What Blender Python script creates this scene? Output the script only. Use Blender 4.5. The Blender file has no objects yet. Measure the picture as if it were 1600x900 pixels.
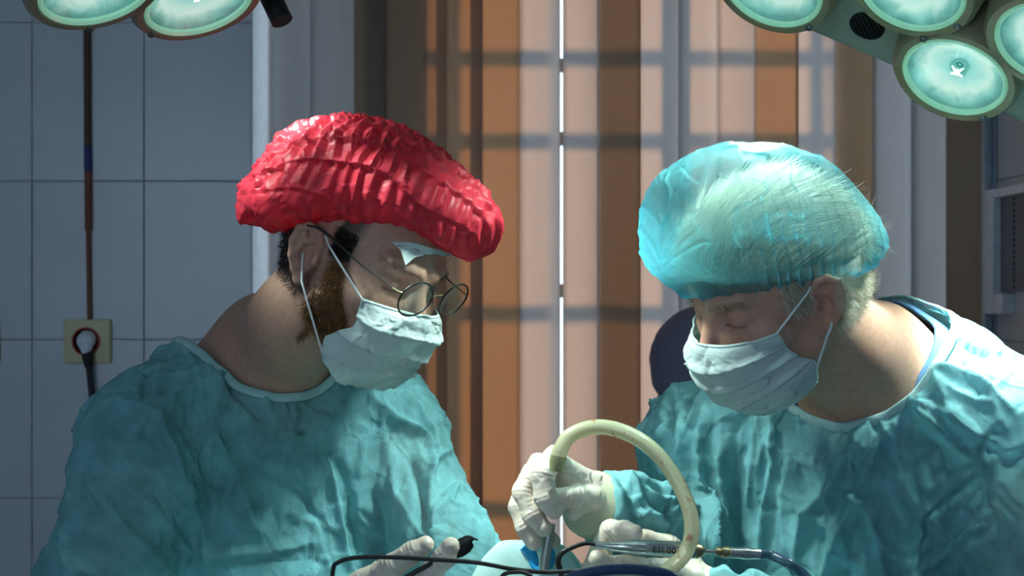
import bpy, bmesh, math, random
import numpy as np
from mathutils import Vector, Matrix

# ------------------------------------------------------------------ camera, world, sun, exposure
SC = bpy.context.scene
COL = SC.collection
FPX = 2667.0                       # focal length in pixels of the 1600x900 frame
CAMZ = 1.5
cam = bpy.data.cameras.new('camera')
cam.sensor_width = 36.0
cam.lens = FPX * 36.0 / 1600.0
cam.clip_start = 0.05
cam_ob = bpy.data.objects.new('camera', cam)
COL.objects.link(cam_ob)
cam_ob.location = (0, 0, CAMZ)
cam_ob.rotation_euler = (math.pi / 2, 0, 0)
cam.dof.use_dof = True
cam.dof.focus_distance = 2.0
cam.dof.aperture_fstop = 8.0
SC.camera = cam_ob

world = bpy.data.worlds.new('daylight')
SC.world = world
world.use_nodes = True
wn = world.node_tree.nodes
wn['Background'].inputs[0].default_value = (0.62, 0.80, 1.0, 1)
wn['Background'].inputs[1].default_value = 3.6

sun = bpy.data.lights.new('low_sun', 'SUN')
sun.energy = 5.4
sun.color = (1.0, 0.56, 0.27)
sun.angle = math.radians(2.4)
sun_ob = bpy.data.objects.new('low_sun', sun)
COL.objects.link(sun_ob)
sun_ob.location = (0.6, 6.0, 3.0)
sun_ob.rotation_euler = Vector((-0.10, -1.0, -0.10)).to_track_quat('-Z', 'Y').to_euler()

# added fill light, set at an assumed, unseen window behind the camera
rear_fill = bpy.data.lights.new('rear_fill_light', 'AREA')
rear_fill.energy = 1.6
rear_fill.color = (0.55, 0.80, 0.95)
rear_fill.shape = 'RECTANGLE'
rear_fill.size = 1.3
rear_fill.size_y = 1.2
rear_fill_ob = bpy.data.objects.new('rear_fill_light', rear_fill)
COL.objects.link(rear_fill_ob)
rear_fill_ob.location = (-1.2, -1.52, 1.75)
rear_fill_ob.rotation_euler = Vector((0.0, 1.0, -0.02)).to_track_quat('-Z', 'Y').to_euler()

vs = SC.view_settings
vs.view_transform = 'Standard'
vs.look = 'None'
vs.exposure = 0.0
vs.gamma = 1.0
vs.use_curve_mapping = False

LAMP_POWER = 13.0                  # watts per lamp head, used by the lamp builder


def P(px, py, Y):
    """pixel of the 1600x900 photograph at depth Y -> world point"""
    return np.array([(px - 800.0) / FPX * Y, Y, CAMZ - (py - 450.0) / FPX * Y])


# ------------------------------------------------------------------ object helpers
def finish(o, label=None, cat=None, group=None, kind=None, parent=None):
    if label: o['label'] = label
    if cat: o['category'] = cat
    if group: o['group'] = group
    if kind: o['kind'] = kind
    if parent is not None:
        o.parent = parent
        o.matrix_parent_inverse = Matrix.Translation(parent.location).inverted() if parent.rotation_euler[:] == (0, 0, 0) else parent.matrix_basis.inverted()
    return o


def empty(name, loc, label, cat, group=None, kind=None):
    o = bpy.data.objects.new(name, None)
    o.empty_display_size = 0.05
    COL.objects.link(o)
    o.location = tuple(float(v) for v in loc)
    return finish(o, label, cat, group, kind)


def mesh_obj(name, V, F, mat, parent=None, smooth=True, cols=None, **kw):
    V = np.asarray(V, dtype=np.float32).reshape(-1, 3)
    me = bpy.data.meshes.new(name)
    if isinstance(F, np.ndarray) and F.ndim == 2:
        k = F.shape[1]
        me.vertices.add(len(V)); me.vertices.foreach_set('co', V.ravel())
        me.loops.add(F.size); me.loops.foreach_set('vertex_index', F.astype(np.int32).ravel())
        me.polygons.add(len(F))
        me.polygons.foreach_set('loop_start', np.arange(0, F.size, k, dtype=np.int32))
        me.polygons.foreach_set('loop_total', np.full(len(F), k, dtype=np.int32))
        me.update(calc_edges=True); me.validate()
    else:
        me.from_pydata([tuple(v) for v in V.tolist()], [], [tuple(f) for f in F])
        me.update()
    if smooth:
        me.polygons.foreach_set('use_smooth', np.ones(len(me.polygons), dtype=bool))
    if cols is not None:
        a = me.color_attributes.new('Col', 'FLOAT_COLOR', 'POINT')
        c = np.ones((len(V), 4), dtype=np.float32); c[:, :3] = cols
        a.data.foreach_set('color', c.ravel())
    if mat: me.materials.append(mat)
    o = bpy.data.objects.new(name, me)
    COL.objects.link(o)
    return finish(o, parent=parent, **kw)


class MB:
    """collects vertices and faces of ONE object"""
    def __init__(self): self.v = []; self.f = []; self.n = 0
    def add(self, V, F):
        V = np.asarray(V, dtype=float).reshape(-1, 3)
        self.v.append(V)
        self.f += [tuple(int(i) + self.n for i in f) for f in F]
        self.n += len(V)
        return self
    def box(self, c, s, R=None, bev=0.0):
        c = np.asarray(c, float); h = np.asarray(s, float) / 2
        if bev > 0:
            bm = bmesh.new(); bmesh.ops.create_cube(bm, size=1.0)
            for v in bm.verts: v.co = Vector((v.co.x * s[0], v.co.y * s[1], v.co.z * s[2]))
            bmesh.ops.bevel(bm, geom=bm.edges[:], offset=bev, segments=2, affect='EDGES', profile=0.6)
            V = np.array([v.co[:] for v in bm.verts]); bm.verts.index_update()
            F = [[v.index for v in f.verts] for f in bm.faces]; bm.free()
        else:
            V = np.array([[x, y, z] for x in (-1, 1) for y in (-1, 1) for z in (-1, 1)], float) * h
            F = [(0, 1, 3, 2), (4, 6, 7, 5), (0, 4, 5, 1), (2, 3, 7, 6), (0, 2, 6, 4), (1, 5, 7, 3)]
        if R is not None: V = V @ np.asarray(R).T
        return self.add(V + c, F)
    def lathe(self, prof, c=(0, 0, 0), axis=(0, 0, 1), n=32, up=None, caps=True):
        """prof: list of (radius, height along axis)"""
        B = frame(axis, up)
        a = np.linspace(0, 2 * np.pi, n, endpoint=False)
        V = []; F = []
        for r, h in prof:
            V.append(np.stack([r * np.cos(a), r * np.sin(a), np.full(n, h)], 1))
        V = np.concatenate(V) @ B.T + np.asarray(c, float)
        for i in range(len(prof) - 1):
            for j in range(n):
                k = (j + 1) % n
                F.append((i * n + j, i * n + k, (i + 1) * n + k, (i + 1) * n + j))
        if caps and prof[0][0] > 1e-6: F.append(tuple(range(n - 1, -1, -1)))
        if caps and prof[-1][0] > 1e-6: F.append(tuple(range((len(prof) - 1) * n, len(prof) * n)))
        return self.add(V, F)
    def tube(self, pts, r, n=12, closed=False, sub=0):
        pts = np.asarray(pts, float)
        if sub: pts = catmull(pts, sub, closed)
        m = len(pts)
        r = np.full(m, r) if np.isscalar(r) else np.interp(np.linspace(0, 1, m), np.linspace(0, 1, len(r)), r)
        T = np.roll(pts, -1, 0) - np.roll(pts, 1, 0) if closed else np.gradient(pts, axis=0)
        T /= np.linalg.norm(T, axis=1)[:, None] + 1e-12
        a = np.linspace(0, 2 * np.pi, n, endpoint=False)
        u = np.cross(T[0], [0.13, 0.31, 0.94]); u /= np.linalg.norm(u)
        V = []
        for i in range(m):
            u = u - T[i] * np.dot(u, T[i]); u /= np.linalg.norm(u)
            w = np.cross(T[i], u)
            V.append(pts[i] + r[i] * (np.cos(a)[:, None] * u + np.sin(a)[:, None] * w))
        F = []
        for i in range(m if closed else m - 1):
            i2 = (i + 1) % m
            for j in range(n):
                k = (j + 1) % n
                F.append((i * n + j, i * n + k, i2 * n + k, i2 * n + j))
        if not closed:
            F.append(tuple(range(n - 1, -1, -1))); F.append(tuple(range((m - 1) * n, m * n)))
        return self.add(np.concatenate(V), F)
    def build(self, name, mat, parent=None, smooth=True, **kw):
        o = mesh_obj(name, np.concatenate(self.v), self.f, mat, parent, smooth, **kw)
        if smooth: sharp(o)
        return o


def sharp(o, deg=35):
    me = o.data
    bm = bmesh.new(); bm.from_mesh(me)
    lim = math.radians(deg)
    for e in bm.edges:
        if len(e.link_faces) == 2 and e.calc_face_angle(0) > lim: e.smooth = False
    bm.to_mesh(me); bm.free()


def frame(axis, up=None):
    w = np.asarray(axis, float); w = w / np.linalg.norm(w)
    up = np.asarray(up, float) if up is not None else (np.array([0, 0, 1.0]) if abs(w[2]) < 0.9 else np.array([0, 1.0, 0]))
    u = np.cross(up, w); u /= np.linalg.norm(u)
    return np.stack([u, np.cross(w, u), w], 1)


def catmull(p, sub, closed=False):
    p = np.asarray(p, float); m = len(p)
    q = np.concatenate([p[-1:], p, p[:2]]) if closed else np.concatenate([2 * p[:1] - p[1:2], p, 2 * p[-1:] - p[-2:-1]])
    out = []
    for i in range(m if closed else m - 1):
        a, b, c, d = q[i], q[i + 1], q[i + 2], q[i + 3]
        for t in np.arange(sub) / sub:
            out.append(0.5 * (2 * b + (c - a) * t + (2 * a - 5 * b + 4 * c - d) * t * t + (3 * b - a - 3 * c + d) * t ** 3))
    if not closed: out.append(p[-1])
    return np.array(out)


# ------------------------------------------------------------------ noise
def _hash(i, j, k, s):
    h = (i * 374761393 + j * 668265263 + k * 2147483647 + s * 974634777) & 0xFFFFFFFF
    h = ((h ^ (h >> 13)) * 1274126177) & 0xFFFFFFFF
    h = h ^ (h >> 16)
    return (h & 0xFFFF).astype(np.float32) / 65535.0


def noise(p, seed=0):
    """value noise in -1..1"""
    p = np.asarray(p, np.float64)
    i = np.floor(p).astype(np.int64); f = (p - i).astype(np.float32)
    f = f * f * f * (f * (f * 6 - 15) + 10)
    r = 0
    for a in (0, 1):
        for b in (0, 1):
            for c in (0, 1):
                w = (f[:, 0] if a else 1 - f[:, 0]) * (f[:, 1] if b else 1 - f[:, 1]) * (f[:, 2] if c else 1 - f[:, 2])
                r = r + w * _hash(i[:, 0] + a, i[:, 1] + b, i[:, 2] + c, seed)
    return r * 2 - 1


def fbm(p, o=3, seed=0):
    r = 0; a = 1.0
    for k in range(o):
        r = r + a * noise(p * 2.03 ** k + 17.3 * k, seed + k); a *= 0.5
    return r


def crumple(p, seed=0):
    """creased paper: distance between nearest cell centres gives flat facets with sharp folds"""
    i0 = np.floor(p).astype(np.int64)
    d1 = np.full(len(p), 9.0); h = np.zeros(len(p)); g = np.full(len(p), 9.0)
    for a in (-1, 0, 1):
        for b in (-1, 0, 1):
            for c in (-1, 0, 1):
                i = i0 + np.array([a, b, c])
                q = np.stack([_hash(i[:, 0], i[:, 1], i[:, 2], seed + s) for s in (1, 2, 3)], 1) + i
                v = p - q
                d = (v ** 2).sum(1)
                tilt = np.stack([_hash(i[:, 0], i[:, 1], i[:, 2], seed + s) - 0.5 for s in (4, 5, 6)], 1)
                hh = (v * tilt).sum(1) * 2
                m = d < d1
                d1 = np.where(m, d, d1); h = np.where(m, hh, h)
    return h


# ------------------------------------------------------------------ signed distance modelling
def smin(a, b, k):
    h = np.clip(0.5 + 0.5 * (b - a) / k, 0, 1)
    return b + (a - b) * h - k * h * (1 - h)


def smax(a, b, k): return -smin(-a, -b, k)


def rcone(p, a, b, ra, rb):
    a = np.asarray(a, np.float32); b = np.asarray(b, np.float32)
    ab = b - a
    t = np.clip(((p - a) @ ab) / float(ab @ ab), 0, 1)
    return np.linalg.norm(p - a - t[:, None] * ab, axis=1) - (ra + (rb - ra) * t)


def ellip(p, c, r, B=None):
    q = p - np.asarray(c, np.float32)
    if B is not None: q = q @ np.asarray(B, np.float32)
    r = np.asarray(r, np.float32)
    k0 = np.linalg.norm(q / r, axis=1); k1 = np.linalg.norm(q / (r * r), axis=1)
    return k0 * (k0 - 1.0) / np.maximum(k1, 1e-6)


def sdf_mesh(fn, lo, hi, h, B=8):
    lo = np.asarray(lo, float); hi = np.asarray(hi, float)
    nb = np.ceil((hi - lo) / (h * B)).astype(int) + 1
    n = nb * B
    gb = np.stack(np.meshgrid(*[np.arange(k) for k in nb], indexing='ij'), -1).reshape(-1, 3)
    cen = (lo + (gb * B + (B - 1) / 2) * h).astype(np.float32)
    d = fn(cen)
    act = np.abs(d) < h * B * 1.25
    D = np.empty(tuple(n), np.float32)
    D6 = D.reshape(nb[0], B, nb[1], B, nb[2], B)
    D6[gb[:, 0], :, gb[:, 1], :, gb[:, 2], :] = np.sign(d)[:, None, None, None]
    loc = np.stack(np.meshgrid(*[np.arange(B)] * 3, indexing='ij'), -1).reshape(1, -1, 3)
    ga = gb[act]
    for s in range(0, len(ga), 1500):
        g = ga[s:s + 1500]
        pts = (lo + (g[:, None] * B + loc) * h).reshape(-1, 3).astype(np.float32)
        D6[g[:, 0], :, g[:, 1], :, g[:, 2], :] = fn(pts).reshape(-1, B, B, B)
    S = D < 0
    cnt = np.zeros(tuple(n - 1), np.int8)
    offs = [(a, b, c) for a in (0, 1) for b in (0, 1) for c in (0, 1)]
    for a, b, c in offs:
        cnt += S[a:n[0] - 1 + a, b:n[1] - 1 + b, c:n[2] - 1 + c]
    I = np.argwhere((cnt > 0) & (cnt < 8))
    cv = np.stack([D[I[:, 0] + a, I[:, 1] + b, I[:, 2] + c] for a, b, c in offs], 1)
    acc = np.zeros((len(I), 3)); num = np.zeros(len(I))
    O = np.array(offs, float)
    for i in range(8):
        for j in range(i + 1, 8):
            if np.abs(O[i] - O[j]).sum() == 1:
                a, b = cv[:, i], cv[:, j]
                m = (a < 0) != (b < 0)
                t = np.where(m, a / np.where(m, a - b, 1), 0)
                acc += np.where(m[:, None], O[i] + t[:, None] * (O[j] - O[i]), 0); num += m
    V = lo + (I + acc / num[:, None]) * h
    idx = np.full(tuple(n - 1), -1, np.int32)
    idx[I[:, 0], I[:, 1], I[:, 2]] = np.arange(len(I))
    quads = []
    for ax in range(3):
        b, c = (ax + 1) % 3, (ax + 2) % 3
        sl0 = [slice(0, n[k]) for k in range(3)]; sl1 = list(sl0)
        sl0[ax] = slice(0, n[ax] - 1); sl1[ax] = slice(1, n[ax])
        s0 = S[tuple(sl0)]; s1 = S[tuple(sl1)]
        E = np.argwhere(s0 != s1)
        E = E[(E[:, b] > 0) & (E[:, c] > 0) & (E[:, b] < n[b] - 1) & (E[:, c] < n[c] - 1)]
        fl = s0[E[:, 0], E[:, 1], E[:, 2]]
        def at(db, dc):
            q = E.copy(); q[:, b] += db; q[:, c] += dc
            return idx[q[:, 0], q[:, 1], q[:, 2]]
        Q = np.stack([at(-1, -1), at(0, -1), at(0, 0), at(-1, 0)], 1)
        Q[~fl] = Q[~fl][:, ::-1]
        quads.append(Q)
    F = np.concatenate(quads)
    return V, F[(F >= 0).all(1)]


def laplace(V, F, it=1, lam=0.5):
    k = F.shape[1]
    a = np.concatenate([F[:, i] for i in range(k)]); b = np.concatenate([F[:, (i + 1) % k] for i in range(k)])
    n = len(V); deg = np.bincount(a, minlength=n) + np.bincount(b, minlength=n)
    V = V.copy()
    for _ in range(it):
        S = np.stack([np.bincount(a, V[b, c], n) + np.bincount(b, V[a, c], n) for c in range(3)], 1)
        V += lam * (S / np.maximum(deg, 1)[:, None] - V)
    return V


def normals(V, F):
    n = np.zeros((len(V), 3))
    fn = np.cross(V[F[:, 2]] - V[F[:, 0]], V[F[:, -1]] - V[F[:, 1]])
    for i in range(F.shape[1]):
        for c in range(3): n[:, c] += np.bincount(F[:, i], fn[:, c], len(V))
    return n / (np.linalg.norm(n, axis=1)[:, None] + 1e-12)


def keep_faces(V, F, keepv):
    F = F[keepv[F].all(1)]
    used = np.zeros(len(V), bool); used[F.ravel()] = True
    m = np.cumsum(used) - 1
    return V[used], m[F], used


def boundary_loops(F):
    k = F.shape[1]
    e = np.concatenate([np.stack([F[:, i], F[:, (i + 1) % k]], 1) for i in range(k)])
    key = {}
    for a, b in e.tolist(): key[(a, b)] = 1
    nxt = {}
    for a, b in e.tolist():
        if (b, a) not in key: nxt.setdefault(a, []).append(b)
    loops = []; seen = set()
    for s in list(nxt):
        if s in seen: continue
        L = [s]; seen.add(s)
        while True:
            c = [b for b in nxt.get(L[-1], []) if b not in seen]
            if not c: break
            L.append(c[0]); seen.add(c[0])
        loops.append(L)
    return sorted(loops, key=len, reverse=True)


def smooth_loop(pts, it=10):
    p = np.asarray(pts, float)
    for _ in range(it): p = 0.5 * p + 0.25 * (np.roll(p, 1, 0) + np.roll(p, -1, 0))
    return p


# ------------------------------------------------------------------ materials
class NT:
    def __init__(self, name):
        self.m = bpy.data.materials.new(name); self.m.use_nodes = True
        self.t = self.m.node_tree; self.t.nodes.clear()
        self.out = self.n('ShaderNodeOutputMaterial')
    def n(self, typ, **kw):
        x = self.t.nodes.new(typ)
        for k, v in kw.items(): setattr(x, k, v)
        return x
    def l(self, a, b): self.t.links.new(a, b)
    def val(self, sock, v):
        if hasattr(v, 'links') or hasattr(v, 'is_linked'): self.l(v, sock)
        else: sock.default_value = (*v, 1) if isinstance(v, (tuple, list)) and len(v) == 3 and len(sock.default_value) == 4 else v
    def coord(self, scale=1.0, which='Object', vec=(1, 1, 1)):
        tc = self.n('ShaderNodeTexCoord'); mp = self.n('ShaderNodeMapping')
        mp.inputs['Scale'].default_value = (scale * vec[0], scale * vec[1], scale * vec[2])
        self.l(tc.outputs[which], mp.inputs[0]); return mp.outputs[0]
    def noise(self, scale, detail=3, rough=0.55, vec=(1, 1, 1), out='Fac', dist=0.0):
        t = self.n('ShaderNodeTexNoise'); t.inputs['Scale'].default_value = scale
        t.inputs['Detail'].default_value = detail; t.inputs['Roughness'].default_value = rough
        t.inputs['Distortion'].default_value = dist
        self.l(self.coord(1, vec=vec), t.inputs['Vector']); return t.outputs[out]
    def ramp(self, fac, stops):
        r = self.n('ShaderNodeValToRGB')
        while len(r.color_ramp.elements) < len(stops): r.color_ramp.elements.new(0.5)
        for e, (p, c) in zip(r.color_ramp.elements, stops):
            e.position = p; e.color = (*c, 1) if len(c) == 3 else c
        self.l(fac, r.inputs[0]); return r.outputs[0]
    def mixc(self, fac, a, b, mode='MIX'):
        x = self.n('ShaderNodeMix', data_type='RGBA', blend_type=mode)
        self.val(x.inputs[0], fac); self.val(x.inputs[6], a); self.val(x.inputs[7], b); return x.outputs[2]
    def bump(self, h, strength=0.3, dist=0.001, normal=None):
        b = self.n('ShaderNodeBump'); b.inputs['Strength'].default_value = strength; b.inputs['Distance'].default_value = dist
        self.l(h, b.inputs['Height'])
        if normal is not None: self.l(normal, b.inputs['Normal'])
        return b.outputs[0]
    def bsdf(self, color, rough=0.5, metal=0.0, normal=None, **kw):
        p = self.n('ShaderNodeBsdfPrincipled')
        self.val(p.inputs['Base Color'], color); self.val(p.inputs['Roughness'], rough); self.val(p.inputs['Metallic'], metal)
        for k, v in kw.items(): self.val(p.inputs[k.replace('_', ' ')], v)
        if normal is not None: self.l(normal, p.inputs['Normal'])
        return p.outputs[0]
    def mixs(self, fac, a, b):
        x = self.n('ShaderNodeMixShader'); self.val(x.inputs[0], fac); self.l(a, x.inputs[1]); self.l(b, x.inputs[2]); return x.outputs[0]
    def transl(self, color, normal=None):
        x = self.n('ShaderNodeBsdfTranslucent'); self.val(x.inputs[0], color)
        if normal is not None: self.l(normal, x.inputs['Normal'])
        return x.outputs[0]
    def transp(self, color=(1, 1, 1)):
        x = self.n('ShaderNodeBsdfTransparent'); self.val(x.inputs[0], color); return x.outputs[0]
    def done(self, s): self.l(s, self.out.inputs[0]); return self.m


def simple(name, color, rough=0.5, metal=0.0, bump=0.0, bscale=200.0, vary=0.08, **kw):
    t = NT(name)
    nz = t.noise(bscale / 6, 3)
    dark = tuple(c * (1 - vary) for c in color); light = tuple(min(1, c * (1 + vary)) for c in color)
    c = t.ramp(nz, [(0.3, dark), (0.7, light)])
    nrm = t.bump(t.noise(bscale, 2), bump, 0.001) if bump else None
    return t.done(t.bsdf(c, rough, metal, nrm, **kw))


def cloth_mat(name, color, translucency=0.35, transparency=0.1, edge=0.0, bump=0.25, vary=0.12, rough=0.8, grain=900.0, use_col=False, crease=0.0):
    """thin non-woven sheet: light scatters back, some passes through scattered, a little passes straight"""
    t = NT(name)
    base = t.ramp(t.noise(26, 4, 0.6), [(0.32, tuple(c * (1 - vary) for c in color)), (0.68, tuple(min(1, c * (1 + vary)) for c in color))])
    if use_col:
        at = t.n('ShaderNodeVertexColor'); at.layer_name = 'Col'
        base = t.mixc(1.0, base, at.outputs[0], 'MULTIPLY')
    g = t.noise(grain, 2, 0.6)
    nr = t.bump(g, bump, 0.0006)
    nr = t.bump(t.noise(110, 3, 0.6), 0.22, 0.002, nr)
    if crease > 0:                        # fine sharp crease lines of folded sheet
        wv = t.n('ShaderNodeVectorMath', operation='ADD'); t.l(t.coord(1), wv.inputs[0])
        nz = t.n('ShaderNodeTexNoise'); nz.inputs['Scale'].default_value = 7.0; nz.inputs['Detail'].default_value = 2
        t.l(t.coord(1), nz.inputs['Vector'])
        sc = t.n('ShaderNodeVectorMath', operation='SCALE'); t.l(nz.outputs['Color'], sc.inputs[0]); sc.inputs['Scale'].default_value = .10
        t.l(sc.outputs[0], wv.inputs[1])
        mp = t.n('ShaderNodeMapping'); mp.inputs['Scale'].default_value = (1.0, 1.0, .55); mp.inputs['Rotation'].default_value = (.3, .35, .2); t.l(wv.outputs[0], mp.inputs[0])
        for s_, st_ in ((11.0, 1.0), (27.0, .55)):
            vo = t.n('ShaderNodeTexVoronoi', feature='DISTANCE_TO_EDGE'); vo.inputs['Scale'].default_value = s_; t.l(mp.outputs[0], vo.inputs['Vector'])
            mr2 = t.n('ShaderNodeMapRange'); t.l(vo.outputs['Distance'], mr2.inputs[0]); mr2.inputs[1].default_value = 0; mr2.inputs[2].default_value = .10; mr2.inputs[3].default_value = 1; mr2.inputs[4].default_value = 0
            nr = t.bump(mr2.outputs[0], crease * st_, 0.0035, nr)
    d = t.bsdf(base, rough, 0.0, nr, Specular_IOR_Level=0.25)
    s = t.mixs(translucency, d, t.transl(base, nr))
    if transparency > 0:
        lw = t.n('ShaderNodeLayerWeight'); lw.inputs[0].default_value = 0.35
        mr = t.n('ShaderNodeMapRange'); t.l(lw.outputs['Facing'], mr.inputs[0])
        mr.inputs[1].default_value = 0.0; mr.inputs[2].default_value = 0.9
        mr.inputs[3].default_value = transparency; mr.inputs[4].default_value = transparency * edge
        s = t.mixs(mr.outputs[0], s, t.transp())
    return t.done(s)


def attr_mat(name, rough=0.5, sss=0.12, bump=0.15, bscale=700.0, transl=0.0):
    t = NT(name)
    at = t.n('ShaderNodeVertexColor'); at.layer_name = 'Col'
    c = t.mixc(0.5, at.outputs[0], t.ramp(t.noise(160, 3), [(0.3, (0.40, 0.40, 0.40)), (0.7, (0.62, 0.60, 0.60))]), 'OVERLAY')
    nr = t.bump(t.noise(bscale, 3), bump, 0.0008)
    s = t.bsdf(c, rough, 0, nr, Subsurface_Weight=sss, Subsurface_Scale=0.004, Specular_IOR_Level=0.4)
    return t.done(s)

# ================================================================== MATERIALS
def tile_material():
    t = NT('glazed_tile')
    c = t.ramp(t.noise(3.0, 3), [(0.3, (0.50, 0.53, 0.57)), (0.7, (0.56, 0.59, 0.63))])
    return t.done(t.bsdf(c, 0.28, 0, t.bump(t.noise(9, 2), 0.04, 0.002)))


M = {}
M['tile'] = tile_material()
M['grout'] = simple('grout', (0.40, 0.42, 0.45), 0.9, bump=0.2)
M['plaster'] = simple('white_plaster', (0.78, 0.80, 0.82), 0.75, bump=0.05)
M['paint'] = simple('blue_grey_paint', (0.42, 0.50, 0.62), 0.45, bump=0.03)
M['floor'] = simple('floor_lino', (0.28, 0.29, 0.28), 0.4, bump=0.02)
M['white_plastic'] = simple('white_plastic', (0.75, 0.80, 0.88), 0.35)
M['dark_panel'] = simple('dark_panel', (0.10, 0.10, 0.14), 0.4)
M['black'] = simple('black_rubber', (0.012, 0.011, 0.013), 0.5)
M['cream'] = simple('cream_plastic', (0.60, 0.55, 0.32), 0.45)
M['red'] = simple('red_plastic', (0.45, 0.05, 0.03), 0.4)
M['brown_cord'] = simple('brown_conduit', (0.075, 0.032, 0.018), 0.55)
M['rust_cord'] = simple('rust_conduit', (0.20, 0.055, 0.02), 0.55)
M['blue_tape'] = simple('blue_tape', (0.02, 0.025, 0.16), 0.5)
M['frame_wood'] = simple('painted_window_frame', (0.55, 0.54, 0.52), 0.5)
M['grille'] = simple('iron_grille', (0.03, 0.03, 0.03), 0.6)
M['steel'] = simple('brushed_steel', (0.62, 0.64, 0.62), 0.24, 1.0, bump=0.03)
M['dull_steel'] = simple('dull_steel', (0.22, 0.24, 0.24), 0.38, 1.0)
M['dark_steel'] = simple('dark_steel', (0.035, 0.036, 0.034), 0.35, 0.7)
M['brass'] = simple('old_brass', (0.42, 0.36, 0.22), 0.33, 1.0)
M['housing'] = simple('grey_green_enamel', (0.30, 0.34, 0.29), 0.42, bump=0.03, bscale=500)
M['bezel'] = simple('olive_brown_enamel', (0.28, 0.25, 0.15), 0.38, bump=0.03, bscale=300)
M['lens_ring'] = simple('pale_green_glass_edge', (0.45, 0.72, 0.52), 0.15, Emission_Color=(0.25, 0.62, 0.42, 1), Emission_Strength=0.35)


def window_glass():
    t = NT('window_glass')
    g = t.n('ShaderNodeBsdfGlossy'); g.inputs['Roughness'].default_value = 0.02
    return t.done(t.mixs(0.06, t.transp((0.96, 0.98, 0.97)), g.outputs[0]))


M['pane'] = window_glass()


def slat_material(name, dif, tra, k):
    t = NT(name)
    c = t.ramp(t.noise(400, 2, vec=(1, 1, 0.15)), [(0.3, tuple(v * .93 for v in dif)), (0.7, tuple(v * 1.06 for v in dif))])
    nr = t.bump(t.noise(700, 2, vec=(1, 1, 0.2)), 0.15, 0.0006)
    return t.done(t.mixs(k, t.bsdf(c, 0.6, 0, nr, Specular_IOR_Level=0.35), t.transl(tra)))


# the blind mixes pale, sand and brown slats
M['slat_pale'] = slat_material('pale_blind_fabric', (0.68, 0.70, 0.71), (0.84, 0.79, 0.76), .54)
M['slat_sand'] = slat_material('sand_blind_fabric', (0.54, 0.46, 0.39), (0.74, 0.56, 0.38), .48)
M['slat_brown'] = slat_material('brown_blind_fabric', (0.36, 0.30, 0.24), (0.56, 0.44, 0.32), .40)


def lens_material():
    """glowing frosted lamp glass: bright bowl behind it, darker teal around the bulb shield"""
    t = NT('lamp_lens')
    uv = t.n('ShaderNodeVertexColor'); uv.layer_name = 'Col'       # r: radius, g/b: position on the disc
    sep = t.n('ShaderNodeSeparateColor'); t.l(uv.outputs[0], sep.inputs[0])
    wob = t.noise(34, 3, 0.55, dist=0.8)
    add = t.n('ShaderNodeMath', operation='MULTIPLY_ADD'); t.l(wob, add.inputs[0]); add.inputs[1].default_value = 0.44
    sub = t.n('ShaderNodeMath', operation='SUBTRACT'); t.l(sep.outputs[0], sub.inputs[0]); sub.inputs[1].default_value = 0.22
    t.l(sub.outputs[0], add.inputs[2])
    c = t.ramp(add.outputs[0], [(0.0, (0.02, 0.20, 0.19)), (0.20, (0.03, 0.25, 0.23)), (0.27, (0.22, 0.60, 0.55)), (0.48, (0.42, 0.76, 0.68)), (0.66, (0.62, 0.86, 0.74)), (0.82, (0.20, 0.50, 0.43)), (0.94, (0.06, 0.26, 0.22)), (1.0, (0.03, 0.15, 0.13))])
    p = t.bsdf((0.25, 0.4, 0.36), 0.12, Emission_Color=c, Emission_Strength=0.78)
    return t.done(p)


M['lens'] = lens_material()
M['bulb'] = simple('bulb_glow', (0.8, 1.0, 0.95), 0.3, Emission_Color=(0.75, 1.0, 0.95, 1), Emission_Strength=2.2)

# ================================================================== THE ROOM
WB = 3.20                                   # face of the back wall
XL, XR, YF, ZC = -2.4, 0.912, -1.6, 2.75
OL, OR_, OB, OT = -0.488, 0.886, 0.80, 2.45   # window opening


def struct_box(name, lo, hi, mat, parent=None, bev=0.0):
    lo = np.array(lo, float); hi = np.array(hi, float)
    b = MB().box((lo + hi) / 2, hi - lo, bev=bev)
    return b.build(name, mat, parent, smooth=False, kind=None if parent is not None else 'structure')


struct_box('floor', (XL - .1, YF - .1, -.1), (XR + .1, WB + .31, 0), M['floor'])
struct_box('ceiling', (XL - .1, YF - .1, ZC), (XR + .1, WB + .31, ZC + .1), M['plaster'])
wall_left = struct_box('wall_left', (XL - .1, YF, 0), (XL, WB, ZC), M['paint'])
wall_right = struct_box('wall_right', (XR, YF, 0), (XR + .1, WB + .31, ZC), M['paint'])
b = MB()
yb0, yb1 = WB + .006, WB + .30
for lo, hi in (((XL, yb0, 0), (OL, yb1, ZC)), ((OR_, yb0, 0), (XR, yb1, ZC)), ((OL, yb0, 0), (OR_, yb1, OB)), ((OL, yb0, OT), (OR_, yb1, ZC))):
    lo, hi = np.array(lo), np.array(hi); b.box((lo + hi) / 2, hi - lo)
wall_back = b.build('wall_back', M['plaster'], None, smooth=False, kind='structure')
b = MB()                                     # rear wall; its unseen window opening behind the camera is assumed, for light
for lo, hi in (((XL, YF - .1, 0), (-1.9, YF, ZC)), ((-.5, YF - .1, 0), (XR, YF, ZC)), ((-1.9, YF - .1, 0), (-.5, YF, 1.1)), ((-1.9, YF - .1, 2.4), (-.5, YF, ZC))):
    lo, hi = np.array(lo), np.array(hi); b.box((lo + hi) / 2, hi - lo)
b.build('wall_front', M['plaster'], None, smooth=False, kind='structure')

# wall tiles, one by one; joints are real gaps over the grout
TW, TH, GAP = 175 / FPX * WB, 247.5 / FPX * WB, 0.0016
x_joint, z_joint = (50 - 800) / FPX * WB, CAMZ - (283 - 450) / FPX * WB
rng = random.Random(4)
tile_meshes = {}


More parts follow.
